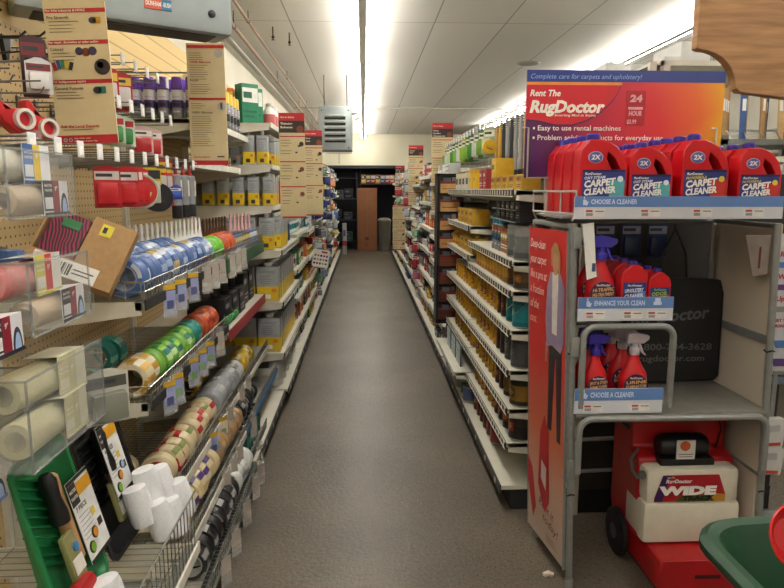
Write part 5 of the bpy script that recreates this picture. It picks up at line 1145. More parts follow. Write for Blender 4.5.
# ---- goods glimpsed behind on the gondola end
for i in range(3):
    place('darkbl', mk_pack(.09, .16, '#1c2c52', '#24365c', '#8f9ab0', .02), (1.08 + .12 * i, 2.83, 1.40), 0, '%s dark blue pack hanging behind the small shelves of the stand' % FST[i], 'package', 'dark blue packs')
t = thing('end_board', 'dark brown board closing the end of the right shelving behind the stand', 'board', (1.3, 2.885, 0))
MB().bx(.98, 1.98, 2.868, 2.888, .12, 1.62).build('board', mat('#2c2724', .7), t); MB().bx(.98, 1.02, 2.84, 2.868, 0, 1.62).build('upright', mat('#b9b4a6', .5), t); MB().bx(1.02, 1.98, 2.86, 2.888, 0, .12).build('kick', BLACK, t)
m_ = MB()
for i in range(3): m_.tube([(1.08 + .12 * i, 2.868, 1.415), (1.08 + .12 * i, 2.80, 1.42)], .003, 5)
m_.build('hook', STEEL, t)

# ---- carpet cleaning machine
t = thing('carpet_cleaning_machine', 'red and white carpet cleaning machine parked under the stand', 'machine', (1.29, 2.5, 0))
RM = mat('#a9151a', .35, 0, .05)
m_ = MB(); m_.prism([(1.125, .012), (1.515, .012), (1.52, .10), (1.50, .15), (1.12, .15), (1.115, .10)], 2.20, 2.62); m_.build('base', RM, t, bevel=.012)
m_ = MB(); m_.T = Matrix(((1, 0, 0, 0), (0, 1, 0, 0), (0, 0, 1, 0), (0, 0, 0, 1)))
# side profile of the body in YZ, pushed along X
prof = [(2.36, .16), (2.62, .1), (2.66, .2), (2.66, .62), (2.62, .67), (2.52, .68), (2.48, .66), (2.47, .5), (2.40, .48)]
m_.T = Matrix(((0, 1, 0, 0), (1, 0, 0, 0), (0, 0, 1, 0), (0, 0, 0, 1)))
m_.prism(prof, 1.10, 1.50); m_.build('body', RM, t, bevel=.014)
m_ = MB(); m_.box((1.295, 2.41, .24), (.39, .19, .17), 0, .02).box((1.295, 2.415, .39), (.375, .18, .145), 0, .022); m_.build('tank', mat('#d3cdbb', .4, 0, .03), t)
m_ = MB(); m_.prism([(1.17, .455), (1.395, .455), (1.425, .375), (1.425, .345), (1.14, .345), (1.14, .36)], 2.3205, 2.323, 0).prism([(1.17, .455), (1.20, .455), (1.17, .345), (1.14, .345), (1.14, .36)], 2.3195, 2.3205, 1).prism([(1.25, .37), (1.425, .372), (1.425, .345), (1.22, .345)], 2.3195, 2.3205, 2).prism([(1.37, .38), (1.425, .372), (1.425, .345), (1.36, .345)], 2.319, 2.3205, 3)
m_.v = [v - Vector((0, 0, .014)) for v in m_.v]
L_ = m_.build('label', [mat('#a01822', .4), mat('#3a1f52', .4), mat('#4a5a24', .4), mat('#b8862a', .4)], t)
m_ = MB(); put_text(m_, 'Rent The', 1.185, .430, .006, 2.318, .03, .2, .03); put_text(m_, 'RugDoctor', 1.18, .410, .015, 2.318, .105, .2, .04); put_text(m_, 'WIDE', 1.16, .362, .033, 2.317, .225, .1, .07); m_.build('lettering', PAPER, L_)
m_ = MB(); put_text(m_, 'TRACK', 1.25, .338, .018, 2.3165, .13, .1, .05); m_.build('lettering', BLACK, L_)
m_ = MB(); m_.lathe([(0, -.1), (.038, -.1), (.05, -.08), (.052, 0), (.05, .08), (.038, .1), (0, .1)], 18, 0, 'X', (1.285, 2.42, .525)).bx(1.175, 1.395, 2.36, 2.48, .463, .49); m_.build('motor_housing', BLACK, t, bevel=.003)
m_ = MB(); m_.box((1.275, 2.3645, .525), (.075, .006, .085), 0).lathe([(0, -.004), (.02, -.004), (.02, 0)], 16, 1, 'Y', (1.27, 2.361, .546)).box((1.275, 2.361, .51), (.06, .001, .003), 2).box((1.275, 2.361, .50), (.055, .001, .003), 2); m_.build('housing_label', [mat('#d8d2cc', .5), mat('#c2582a', .5), INK], t)
for (x0, x1) in ((1.065, 1.095), (1.502, 1.525)):
    m_ = MB(); m_.lathe([(0, x0), (.085, x0), (.1, x0 + .006), (.1, x1 - .006), (.085, x1), (0, x1)], 24, 0, 'X', (0, 2.52, .1)); w_ = m_.build('wheel', mat('#17181b', .6), t)
    m_ = MB(); m_.lathe([(0, x0 - .003), (.03, x0 - .003), (.034, x0)], 14, 0, 'X', (0, 2.52, .1)); m_.build('hub', mat('#4a4a4c', .5), w_)
m_ = MB(); m_.tube([(1.12, 2.45, .5), (1.08, 2.42, .47), (1.07, 2.38, .44), (1.08, 2.35, .42), (1.10, 2.34, .43)], .006, 8).lathe([(0, -.006), (.016, -.006), (.018, 0)], 12, 0, 'Y', (1.09, 2.335, .44)); m_.build('latch', STEEL, t)
m_ = MB(); m_.tube([(1.18, 2.49, .53), (1.12, 2.50, .56), (1.08, 2.52, .6), (1.09, 2.55, .66)], .016, 8).tube([(1.44, 2.44, .5), (1.47, 2.46, .58), (1.45, 2.47, .64), (1.38, 2.47, .65)], .004, 6); m_.build('hose', BLACK, t)
m_ = MB(); m_.bx(1.26, 1.36, 2.197, 2.2005, .075, .09); m_.build('slot', mat('#4a0c10', .6), t)
m_ = MB(); put_text(m_, 'RugDoctor', 1.2, .615, .018, 2.467, .12, .1, .03); m_.build('lettering', mat('#5a1014', .5), t)

# ---- sign board and white packets at the right edge
t = thing('price_board', 'white card with coloured tabs at the right edge of the stand', 'sign', (1.9, 2.9, 0))
MB().bx(1.815, 2.2, 2.74, 2.746, .72, 1.36).build('board', mat('#c2c4c8', .5), t)
tabm = [mat('#4f78b8', .5), mat('#5a3a7a', .5), mat('#8a8c90', .5), mat('#6a7a90', .5)]
for k, c in enumerate((0, 1, 2)): MB().bx(1.83, 1.96, 2.736, 2.7395, 1.21 - k * .1, 1.235 - k * .1).build('coloured_tab', tabm[c], t)
for k in range(3): MB().prism([(1.84, .88 - k * .085), (1.93, .88 - k * .085), (1.915, .845 - k * .085), (1.855, .845 - k * .085)], 2.736, 2.7395).build('coloured_tab', tabm[(0, 1, 3)[k]], t)
m_ = MB()
for k, s in enumerate(('Rug', 'Wide', 'Up')): put_text(m_, s, 1.835, 1.26 - k * .1, .022, 2.7385, None, .1, .04)
put_text(m_, 'GET YOUR', 1.835, .965, .014, 2.7385, None, 0, .04); put_text(m_, 'MONEY', 1.835, .94, .014, 2.7385, None, 0, .04); m_.build('lettering', mat('#a8202c', .5), t)
MB().tube([(2.0, 2.76, 0), (2.0, 2.76, 1.4)], .012, 8).bx(1.9, 2.1, 2.7, 2.82, 0, .012).build('stand_post', GT, t)
def mk_wpk():
    t = thing('white_packet', '', 'packet', world=False)
    MB().prism([(-.05, -.13), (.045, -.135), (.055, -.02), (.04, 0), (-.045, 0), (-.055, -.03)], -.015, .015).build('pouch', mat('#c9c9c8', .35, 0, .08, 20, 0, .5), t, bevel=.007)
    m_ = MB().bx(-.03, .03, -.017, -.0155, -.125, -.11, 0).bx(-.035, .02, -.017, -.0155, -.06, -.03, 1); m_.build('print', [mat('#c24a30', .5), mat('#a8aab0', .5)], t); return t
for i, (x, z) in enumerate(((1.80, .56), (1.80, .43), (1.92, .57), (1.92, .44))): place('wpk', mk_wpk, (x, 2.62, z), .1 * (-1) ** i, '%s white packet hanging low at the right edge below the card' % FST[i], 'packet', 'white packets')
t = thing('clip_strip', 'thin strip holding the white packets at the right edge', 'strip', (1.86, 2.7, 0))
MB().bx(1.79, 1.81, 2.637, 2.642, .4, .75).bx(1.91, 1.93, 2.637, 2.642, .4, .75).bx(1.79, 2.05, 2.637, 2.645, .75, .765).tube([(2.05, 2.64, .757), (2.05, 2.64, 0)], .008, 8).bx(1.98, 2.12, 2.58, 2.70, 0, .01).build('strip', GT, t)
# litter on the floor
t = thing('paper_scrap', 'small crumpled pale scrap on the concrete beside the stand foot', 'scrap', (.80, 2.35, 0))
m_ = MB(); m_.box((.735, 2.36, .008), (.035, .02, .014), 0, .004, Matrix.Rotation(.5, 3, 'Z')).box((.75, 2.35, .01), (.018, .018, .016), 0, .004, Matrix.Rotation(1.1, 3, 'Z')); m_.build('scrap', mat('#cfc2b2', .8), t)

# ---- wooden board with a curved corner, top right (part of a tall wooden rack outside the frame)
WD = bpy.data.materials.new('warm_wood'); WD.use_nodes = True; nt = WD.node_tree; N = nt.nodes; L = nt.links; b = N['Principled BSDF']
tc = N.new('ShaderNodeTexCoord'); mp = N.new('ShaderNodeMapping'); mp.inputs['Scale'].default_value = (1.5, 1.5, 14); L.new(tc.outputs['Object'], mp.inputs[0])
no = N.new('ShaderNodeTexNoise'); no.inputs['Scale'].default_value = 6; no.inputs['Detail'].default_value = 8; L.new(mp.outputs[0], no.inputs['Vector'])
r_ = N.new('ShaderNodeValToRGB'); r_.color_ramp.elements[0].color = lin('#8f6540'); r_.color_ramp.elements[1].color = lin('#b88a5c'); r_.color_ramp.elements[0].position = .3; r_.color_ramp.elements[1].position = .7
L.new(no.outputs['Fac'], r_.inputs['Fac']); L.new(r_.outputs[0], b.inputs['Base Color']); b.inputs['Roughness'].default_value = .45
t = thing('wooden_rack', 'brown wooden board with a scooped corner cutting into the top right', 'rack', (1.7, 1.21, 0))
pts = [(.608, 2.0), (.610, 1.806), (.618, 1.803)] + [(.618 + .070 * math.sin(a), 1.733 + .070 * math.cos(a)) for a in [PI / 2 * k / 8 for k in range(1, 9)]] + [(.690, 1.736), (.697, 1.729), (.80, 1.717), (1.75, 1.71), (1.75, 2.0)]
MB().prism(pts[::-1], 1.2, 1.222).build('scooped_board', WD, t, bevel=.003)
MB().bx(1.66, 1.74, 1.222, 1.30, 0, 2.0).bx(1.6, 1.8, 1.15, 1.4, 0, .03).build('post', WD, t)

# ---- green cart tub at the lower right
t = thing('garden_cart', 'green plastic cart tub cut off at the lower right corner', 'cart', (1.15, 1.15, 0))
GR_ = mat('#0d3f22', .5, 0, .05)
def rr2(x0, x1, y0, y1, r, n=6):
    out = []
    for cx, cy, a0 in ((x1 - r, y1 - r, 0), (x0 + r, y1 - r, PI / 2), (x0 + r, y0 + r, PI), (x1 - r, y0 + r, 1.5 * PI)):
        out += [(cx + r * math.cos(a0 + PI / 2 * k / n), cy + r * math.sin(a0 + PI / 2 * k / n)) for k in range(n + 1)]
    return out
Ls = []
for (e, z, r) in ((.012, .695, .12), (.012, .71, .12), (.0, .718, .11), (-.018, .712, .1), (-.03, .69, .09), (-.12, .42, .06)):
    Ls.append([(p[0], p[1], z + (p[0] - .82) * .05) for p in rr2(.82 - e, 1.5 + e, .85 - e, 1.47 + e, r)])
n = len(Ls[0]); V = [p for l in Ls for p in l]; Fc = [[i * n + k, i * n + (k + 1) % n, (i + 1) * n + (k + 1) % n, (i + 1) * n + k] for i in range(5) for k in range(n)] + [[5 * n + k for k in range(n)]]
m_ = MB(); m_.add(V, Fc); o = m_.build('tub', GR_, t); sm = o.modifiers.new('Solid', 'SOLIDIFY'); sm.thickness = .006; sm.offset = 1
m_ = MB(); 
for (x, y) in ((1.0, 1.05), (1.33, 1.05), (1.0, 1.3), (1.33, 1.3)): m_.tube([(x, y, .43), (x, y, .09)], .012, 8)
m_.tube([(1.0, 1.05, .2), (1.33, 1.05, .2)], .01, 6).tube([(1.0, 1.3, .2), (1.33, 1.3, .2)], .01, 6); m_.build('frame', BLACK, t)
for (x, y) in ((.98, 1.05), (1.35, 1.05), (.98, 1.3), (1.35, 1.3)):
    m_ = MB(); m_.lathe([(0, -.018), (.085, -.018), (.09, -.01), (.09, .01), (.085, .018), (0, .018)], 20, 0, 'X', (x, y, .09)); m_.build('wheel', DARK, t)
t = thing('red_bowl', 'red round plastic dish in the green cart at the right edge', 'dish', (.97, 1.15, .45))
m_ = MB(); T = Matrix.Translation((.838, 1.1, .892)) @ Matrix.Rotation(math.radians(65), 4, 'X') @ Matrix.Scale(.72, 4) ; m_.T = T
m_.lathe([(0, -.05), (.05, -.05), (.085, 0), (.09, .004), (.094, 0), (.06, -.056), (0, -.056)], 28); m_.build('dish', mat('#c21f22', .3), t)
m_ = MB(); m_.tube([(.855, 1.14, .87), (.92, 1.16, .62), (.95, 1.16, .44)], .012, 8); m_.build('handle', mat('#8a8c8c', .4, .3), t)
# ================================================================ hanging signs
def sign(x0, x1, z0, z1, Y, label, items, hang, tilt=0):
    """items: (kind, z, ...) drawn on the face; hang: arm back to the shelving"""
    t = thing('hanging_sign', label, 'sign', ((x0 + x1) / 2, Y, z0)); w = x1 - x0
    MB().bx(x0, x1, Y, Y + .006, z0, z1).build('board', SIGNC, t)
    red, ink, blk, art, wh = MB(), MB(), MB(), MB(), MB()
    y = Y - .0015
    for it in items:
        k = it[0]
        if k == 'band': red.bx(x0, x1, y, Y, it[1], it[1] + it[2])
        elif k == 'line': red.bx(x0 + .004, x0 + (x1 - x0) * (it[3] if len(it) > 3 else 1), y, Y, it[1], it[1] + it[2])
        elif k == 'black': blk.bx(x0, x1, y, Y, it[1], it[1] + it[2])
        elif k == 'ink': put_text(ink, it[2], x0 + it[4], it[1], it[3], y - .0005, it[5] if len(it) > 5 else None, 0, .03)
        elif k == 'redtext': put_text(red, it[2], x0 + it[4], it[1], it[3], y - .0005, it[5] if len(it) > 5 else None, 0, .03)
        elif k == 'white': put_text(wh, it[2], x0 + it[4], it[1], it[3], y - .001, it[5] if len(it) > 5 else None, 0, .03)
        elif k == 'lines': lines(ink, x0 + it[4], x0 + it[4] + it[5], it[1], it[2], it[3], it[6] if len(it) > 6 else .0022, y, 0)
        elif k == 'disc': art.lathe([(0, -.001), (it[3], -.001), (it[3], 0)], 18, it[4], 'Y', (x0 + it[2], y, it[1]))
        elif k == 'sq': art.bx(x0 + it[2], x0 + it[2] + it[3], y - .001, y, it[1], it[1] + it[4], it[5])
        elif k == 'fan':
            for i, c in enumerate((1, 2, 3, 4, 0)):
                a = .5 - .25 * i; art.box((x0 + it[2] + .0125 * i, y - .0005, it[1] + .006 * math.cos((i - 2) * .9)), (.011, .001, .024), c, 0, Matrix.Rotation(-a * .6, 3, 'Y'))
        elif k == 'roll': art.lathe([(0, 0), (it[3], 0), (it[3], .001), (0, .001)], 16, it[4], 'Y', (x0 + it[2], y - .001, it[1]), sx=1, sy=.8).bx(x0 + it[2], x0 + it[2] + it[3] * 2, y - .001, y, it[1] - it[3] * .8, it[1] + it[3] * .8, it[5]).lathe([(0, -.001), (it[3] * .45, -.001), (it[3] * .45, 0)], 12, 0, 'Y', (x0 + it[2], y - .001, it[1]))
    am = [mat('#2c2522', .5), mat('#9c2624', .5), mat('#2c4a86', .5), mat('#2c6a4a', .5), mat('#c9a81f', .5), mat('#a8a49a', .5), mat('#3a3550', .5), mat('#7a3a1c', .5), mat('#1f7468', .5), mat('#c3951f', .5)]
    for m_, nm, mt in ((blk, 'black_panel', mat('#2a211d', .5)), (red, 'red_print', SIGNR), (ink, 'dark_print', mat('#5e4f3c', .6)), (wh, 'pale_print', mat('#d9c9b8', .5)), (art, 'pictures', am)):
        if m_.v: m_.build(nm, mt, t)
    b = MB()
    for xx, zz, xb in hang: b.tube([(xx, Y + .01, zz), (xb, Y + .02, zz)], .004, 6).tube([(xx, Y + .004, zz), (xx, Y + .014, zz)], .004, 5)
    b.build('arm', STEEL, t)
    t.rotation_euler.y = tilt
    return t
Z = lambda y: 2.119 - .00297 * y
sign(-.955, -.770, Z(143), 2.16, 2.1, 'nearest beige hanging sign listing tape kinds, with colour swatches', [
    ('band', Z(143), .026), ('line', Z(12), .012, 1), ('line', Z(43), .012, 1), ('line', Z(82), .012, 1),
    ('white', Z(11), 'For light industrial & HVAC', .007, .006, .12), ('white', Z(42), 'For repair, decorative or color coding', .007, .006, .15), ('white', Z(81), 'For multipurpose repairs', .007, .006, .10),
    ('ink', Z(18), 'Pro Strength', .0085, .008, .066), ('lines', Z(21), 4, .010, .012, .10), ('roll', Z(20), .145, .012, 6, 9),
    ('ink', Z(49), 'Colored', .0085, .008, .04), ('lines', Z(52), 3, .010, .012, .08), ('disc', Z(50), .095, .012, 6), ('disc', Z(51), .115, .013, 7), ('disc', Z(50), .135, .013, 6), ('fan', Z(64), .016), ('disc', Z(66), .160, .024, 0), ('disc', Z(64), .155, .01, 7),
    ('ink', Z(88), 'General Purpose', .0085, .008, .088), ('lines', Z(91), 3, .009, .012, .09), ('roll', Z(89), .138, .013, 6, 8),
    ('redtext', Z(126.5), 'Ask the Local Experts', .0085, .014, .118), ('lines', Z(129), 1, .01, .02, .12),
    ('disc', Z(139), .024, .006, 5), ('disc', Z(139), .040, .006, 5), ('disc', Z(139), .024, .003, 0), ('disc', Z(139), .040, .003, 0), ('white', Z(138), 'See other side', .004, .052, .05), ('white', Z(141), 'for Caulking & Gluing Tips', .004, .052, .07)],
    [(-.95, 1.95, -1.175)], -.035)
Z = lambda y: 2.233 - .00462 * (y - 43)
sign(-.832, -.655, Z(165), Z(43), 3.2, 'second beige hanging sign, about silicone, left of the aisle', [
    ('line', Z(48), .014, 1), ('band', Z(165), .022), ('line', Z(99), .01, 1), ('redtext', Z(62.5), '100% Silicone', .009, .012, .1), ('ink', Z(80.5), 'Acrylic', .009, .012, .04), ('lines', Z(53), 4, .01, .012, .07), ('lines', Z(65), 7, .0105, .012, .1), ('lines', Z(84), 5, .0105, .012, .11),
    ('ink', Z(112.5), '100% Silicone', .009, .012, .1), ('lines', Z(103), 3, .01, .012, .07), ('lines', Z(116), 14, .0105, .012, .11), ('redtext', Z(157.5), 'Ask the Experts', .008, .014, .075), ('disc', Z(53), .15, .02, 5), ('disc', Z(105.5), .155, .02, 5), ('sq', Z(108), .15, .01, .03, 0), ('sq', Z(157), .125, .035, .006, 0), ('disc', Z(163), .02, .006, 5)],
    [(-.83, 2.1, -1.185), (-.83, 1.8, -1.185)])
def tall_sign(x0, x1, z0, z1, Y, label, title, hang, seed, header=True):
    rr = random.Random(seed); it = [('band', z0, .012)]
    if header:
        it += [('band', z1 - .055, .055), ('white', z1 - .036, 'True Solutions' if False else 'How to choose', .012, .012, .1), ('black', z1 - .14, .085)]
        for i, s in enumerate(title): it.append(('white', z1 - .082 - .026 * i, s, .014, .012, .011 * len(s)))
        it.append(('disc', z1 - .115, (x1 - x0) * .82, .026, 7)); top = z1 - .17
    else: top = z1 - .02
    z = top; w = x1 - x0; k = 0
    while z > z0 + .12:
        it += [('line', z, .008, 1), ('lines', z - .025, 3, .02, .012, w * .5, .004), ('sq', z - .07, w * .72, .02, .012, rr.choice([0, 5, 7])), ('disc', z - .05, w * .86, .017, rr.choice([0, 6, 7, 7]))]
        it += [('lines', z - .10, 2, .02, .012, w * .45, .004), ('sq', z - .115, w * .62, .016, .01, 0)]
        z -= rr.choice([.15, .18, .21]); k += 1
    return sign(x0, x1, z0, z1, Y, label, it, hang)
tall_sign(-.612, -.425, 1.345, 2.1, 4.8, 'tall sign headed Thinning Solvents in front of the solvent shelves', ('Thinning', 'Solvents'), [(-.6, 1.9, -1.185)], 1)
tall_sign(-.572, -.40, 1.30, 2.12, 6.4, 'tall beige sign with red top just behind the Thinning Solvents sign', ('Wood', 'Care'), [(-.57, 1.9, -1.185)], 2)
tall_sign(.692, .905, 1.245, 2.215, 6.597, 'tallest sign on the right, headed Power Sanding Accessories', ('Power', 'Sanding', 'Accessories'), [(.90, 1.8, 1.29), (.90, 1.5, 1.29)], 3)
tall_sign(.625, .830, 1.33, 2.16, 9.037, 'farther red-topped sign on the right of the aisle', ('Sanding', 'Paper'), [(.82, 1.8, 1.29)], 4)
tall_sign(.46, .66, .60, 1.31, 10.257, 'low beige sign far down on the right without a red header', (), [(.65, 1.2, 1.29)], 5, False)
tall_sign(.62, .80, 1.40, 2.02, 12.697, 'farthest tall beige sign on the right, deep in the aisle', ('Drill', 'Bits'), [(.8, 1.8, 1.29)], 6)

# ================================================================ goods in the far bays
PAL = [('white', '#c9c9c4', '#7c8087'), ('red', '#a8242a', '#d4cfc6'), ('blue', '#2f4f92', '#c9cdd8'), ('yellow', '#c9a32c', '#4a3a24'), ('green', '#3f7a48', '#d0d4c4'),
       ('black', '#26272a', '#9a9a98'), ('orange', '#bd5f28', '#e0d6c0'), ('brown', '#6e4a32', '#cbb890'), ('grey', '#7f8285', '#c9cbcc'), ('teal', '#2c7478', '#cfdcd8')]
LEV = ['top shelf', 'second shelf down', 'third shelf down', 'fourth shelf down', 'fifth shelf down', 'lowest shelf', 'bottom deck']
def far_maker(kind, c, c2, rnd):
    if kind == 'carton': return mk_carton(rnd.uniform(.09, .13), .1, rnd.uniform(.11, .17), c, c2)
    if kind == 'flat carton': return mk_carton(.15, .12, .07, c, c2, nm='flat_box')
    if kind == 'can': return mk_can(.048, .12, [(.3, c2), (.45, c), (.25, c2)], '#a9aba8')
    if kind == 'bottle': return mk_bottle(.038, .17, c, c2, c2)
    if kind == 'spray can': return mk_spray(.03, .17, c, c2, '#c9c9c9')
def fill(bays, side, first, Ymax):
    rnd = random.Random(40 + first)
    for bi, (y0, zs) in enumerate(bays):
        nth = FST[bi + first]
        for li, z in enumerate(zs + [.126]):
            run = None; y = y0 + .10; idx = 0; counts = {}
            while y < y0 + 1.14:
                if run is None or run[1] == 0:
                    kind = rnd.choice(['carton', 'carton', 'can', 'bottle', 'flat carton', 'spray can'] if z < 1.4 else ['carton', 'spray can', 'can', 'carton'])
                    run = [(kind, rnd.choice(PAL[:] if side < 0 else [PAL[i] for i in (0, 1, 3, 5, 8, 7, 6, 2)])), rnd.choice([2, 3, 4])]
                (kind, (cn, c, c2)) = run[0]; run[1] -= 1
                hgap = ([2.2] + zs)[li] - z if li else .3
                if li and hgap < .2 and kind in ('bottle', 'spray can'): kind = 'flat carton'
                key = 'far_%s_%s' % (kind, cn)
                if key not in PROTO: mk = far_maker(kind, c, c2, rnd)
                else: mk = None
                x = (-1.2 + .6 - .085) if side < 0 else (1.3 - .62 + .09)
                if z < .2: x += .0
                counts[(cn, kind)] = counts.get((cn, kind), 0) + 1
                nmk = 'box' if 'carton' in kind else kind
                place(key, mk, (x + rnd.uniform(-.012, .012), y, z + .001), (LEFT if side < 0 else RIGHT) + rnd.uniform(-.08, .08),
                      '%s %s, %s of its kind along the %s, %s %s bay' % (cn, kind, FST[counts[(cn, kind)] - 1], LEV[li], nth, 'left' if side < 0 else 'right'), nmk, None)
                y += {'carton': .15, 'flat carton': .175, 'can': .118, 'bottle': .1, 'spray can': .085}[kind] + (.05 if y0 > 9 else 0)
fill(FARL, -1, 4, 16); fill(FARR, 1, 2, 16)

# hanging strips of small goods standing out from the left shelves
def mk_strip_holder():
    t = thing('clip_strip', '', 'strip', world=False)
    MB().bx(-.012, .012, 0, .003, -.75, .0).tube([(0, 0, 0), (0, .1, .02)], .003, 5).build('strip', mat('#a9aba8', .4, .3), t)
    for k in range(4): MB().tube([(0, 0, -.1 - .18 * k), (0, -.03, -.1 - .18 * k), (0, -.035, -.09 - .18 * k)], .0025, 4).build('clip', STEEL, t)
    return t
SP = [('white', '#c9cac8', '#8f9ab4'), ('pale', '#bfc3c4', '#d4d6d6'), ('navy', '#22305c', '#3a4a7a'), ('silver', '#8f9499', '#b9bec2'), ('red', '#a8242c', '#b8464c'), ('blue', '#2c4a8c', '#5a78b8'), ('orange', '#c8562a', '#d89a6a'), ('yellow', '#c9a92c', '#d8c87a'), ('green', '#4a8a5a', '#8ab89a'), ('pink', '#b83a6c', '#c87a9a'), ('black', '#24262c', '#4a4c54')]
rnd = random.Random(99); cnt = {}; si = 0
for sidx, (y, top, x) in enumerate([(7.7, 1.62, -.52), (8.0, 1.0, -.52), (8.4, 1.95, -.49), (8.9, 1.15, -.53), (9.5, 1.9, -.5), (10.2, 1.2, -.52), (11.0, 1.85, -.5), (12.0, 1.3, -.5)]):
    place('strip_l', mk_strip_holder, (x - .06, y, top), LEFT - .9, '%s clip strip of small goods standing out from the left shelves' % FST[sidx], 'strip', 'clip strips left')
    for k in range(4):
        nm, c, c2 = rnd.choice(SP); cnt[nm] = cnt.get(nm, 0) + 1
        place('sp_' + nm, mk_pack(.12, .15, c, c2, '#d4d0c8', .035), (x - .06 + .032 * math.sin(.67), y - .03, top - .1 - .18 * k - .014), LEFT - .9 + rnd.uniform(-.8, .8), '%s %s pack from the near end among clip strips on the left' % (FST[cnt[nm] - 1], nm), 'package', '%s strip packs' % nm, sc=(rnd.uniform(.5, 1.3), 1.3, rnd.uniform(.6, 1.15)))
# card with colour dots clipped low on the left
t = thing('colour_card', 'white card with rows of coloured dots clipped low on the left shelves', 'card', (-.5, 7.4, .66))
T = Matrix.Translation((-.5, 7.4, .77)) @ Matrix.Rotation(.3, 4, 'Z') @ Matrix.Rotation(.2, 4, 'Y')
m_ = MB(); m_.T = T; m_.box((0, 0, 0), (.19, .004, .2)); m_.build('card', PAPER, t)
m_ = MB(); m_.T = T
for i in range(5):
    for j in range(3): m_.lathe([(0, -.002), (.013, -.002), (.013, 0)], 10, (i + j * 2) % 6, 'Y', (-.07 + .034 * i, -.002, -.06 + .045 * j))
m_.box((.03, -.003, .075), (.07, .002, .02), 1); m_.build('dots', [mat(c, .5) for c in ('#26262a', '#b8302c', '#3a5a9c', '#c9a32c', '#4a8a5a', '#d07a3a')], t)
m_ = MB(); m_.T = T; m_.tube([(0, .004, .08), (-.09, .05, .09)], .004, 5); m_.build('clip', STEEL, t)

# right side: goods on the aisle side far away
cnt = {}
for sidx, (y, top, x) in enumerate([(8.1, 1.2, .62), (9.6, 1.95, .60), (11.6, 1.9, .58)]):
    place('strip_r', mk_strip_holder, (x + .06, y, top), RIGHT + .9, '%s clip strip of small goods standing out from the right shelves' % FST[sidx], 'strip', 'clip strips right')
    for k in range(4):
        nm, c, c2 = rnd.choice(SP); cnt[nm] = cnt.get(nm, 0) + 1
        place('sp_' + nm, mk_pack(.12, .15, c, c2, '#d4d0c8', .035), (x + .06 - .032 * math.sin(.67), y - .03, top - .1 - .18 * k - .014), RIGHT + .9 + rnd.uniform(-.8, .8), '%s %s pack from the near end among clip strips on the right' % (FST[cnt[nm] - 1], nm), 'package', '%s right strip packs' % nm, sc=(rnd.uniform(.5, 1.1), 1.2, rnd.uniform(.6, 1.1)))

# ================================================================ far end of the aisle
t = thing('wall_panel', 'tall brown cardboard carton standing upright at the end of the aisle', 'box', (.1, 16.6, 0)); t.name = 'tall_carton'
WORLD['tall_carton'] = WORLD.get('wall_panel', Vector((.1, 16.6, 0)))
MB().box((.085, 16.55, .80), (.50, .25, 1.6), 0, .01).build('box', mat('#8a5a3a', .8, 0, .06, 5), t)
m_ = MB().bx(.03, .12, 16.42, 16.424, .28, .36, 0).bx(.082, .088, 16.42, 16.424, .4, 1.55, 1).tube([(.03, 16.42, .12), (.11, 16.42, .22)], .006, 4, 0).tube([(.11, 16.42, .12), (.03, 16.42, .22)], .006, 4, 0); m_.build('print', [mat('#5a3824', .7), mat('#9a6c48', .7)], t)
t = thing('waste_bin', 'grey-brown cylindrical bin right of the tall carton at the end', 'bin', (.52, 16.55, 0))
MB().lathe([(.13, 0), (.15, .02), (.17, .75), (.175, .77), (.165, .77), (.14, .05), (0, .05)], 24, c=(.52, 16.5, 0)).build('drum', mat('#5f5950', .5), t)
MB().lathe([(.178, .76), (.18, .79), (.12, .84), (0, .85)], 20, c=(.52, 16.5, 0)).build('lid', mat('#7a746a', .5), t)
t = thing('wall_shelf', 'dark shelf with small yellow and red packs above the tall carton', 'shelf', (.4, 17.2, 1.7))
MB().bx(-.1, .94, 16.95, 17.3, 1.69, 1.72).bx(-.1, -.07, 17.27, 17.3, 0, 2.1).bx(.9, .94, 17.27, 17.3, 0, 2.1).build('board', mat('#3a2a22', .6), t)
for i in range(7):
    nm, c, c2 = [PAL[j] for j in (3, 7, 1, 3, 2, 1, 6)][i]
    place('endp%d' % i, mk_carton(.12, .1, .22, c, c2, nm='packet'), (0 + i * .125, 17.0, 1.722), 0, '%s pack from the left on the dark shelf above the tall carton' % FST[i], 'packet')
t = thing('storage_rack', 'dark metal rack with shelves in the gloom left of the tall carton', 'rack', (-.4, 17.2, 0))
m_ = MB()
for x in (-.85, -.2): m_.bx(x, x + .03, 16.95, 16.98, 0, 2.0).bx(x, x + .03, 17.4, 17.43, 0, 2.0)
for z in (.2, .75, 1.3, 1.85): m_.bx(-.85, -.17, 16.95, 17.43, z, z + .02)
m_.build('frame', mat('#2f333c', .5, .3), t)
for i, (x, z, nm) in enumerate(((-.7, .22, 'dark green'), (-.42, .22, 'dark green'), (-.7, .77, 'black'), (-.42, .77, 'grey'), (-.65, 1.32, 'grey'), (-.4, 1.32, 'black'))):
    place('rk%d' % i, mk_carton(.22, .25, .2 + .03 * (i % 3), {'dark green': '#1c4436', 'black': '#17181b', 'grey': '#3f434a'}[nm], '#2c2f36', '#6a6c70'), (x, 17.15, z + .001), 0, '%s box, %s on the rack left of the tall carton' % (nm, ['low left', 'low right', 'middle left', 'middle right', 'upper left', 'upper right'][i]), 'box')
t = thing('paint_strainer_box', 'white and red upright carton on the floor at the far left corner', 'box', (-.42, 14.9, 0))
MB().box((-.47, 15.55, .38), (.1, .1, .76), 0, .008).build('box', mat('#a9a9ae', .5), t); MB().bx(-.52, -.42, 15.494, 15.499, .22, .34, 0).bx(-.5, -.44, 15.494, 15.499, .45, .6, 1).build('print', [mat('#9c242c', .5), mat('#5a5c66', .5)], t)
t.name = 'upright_carton'

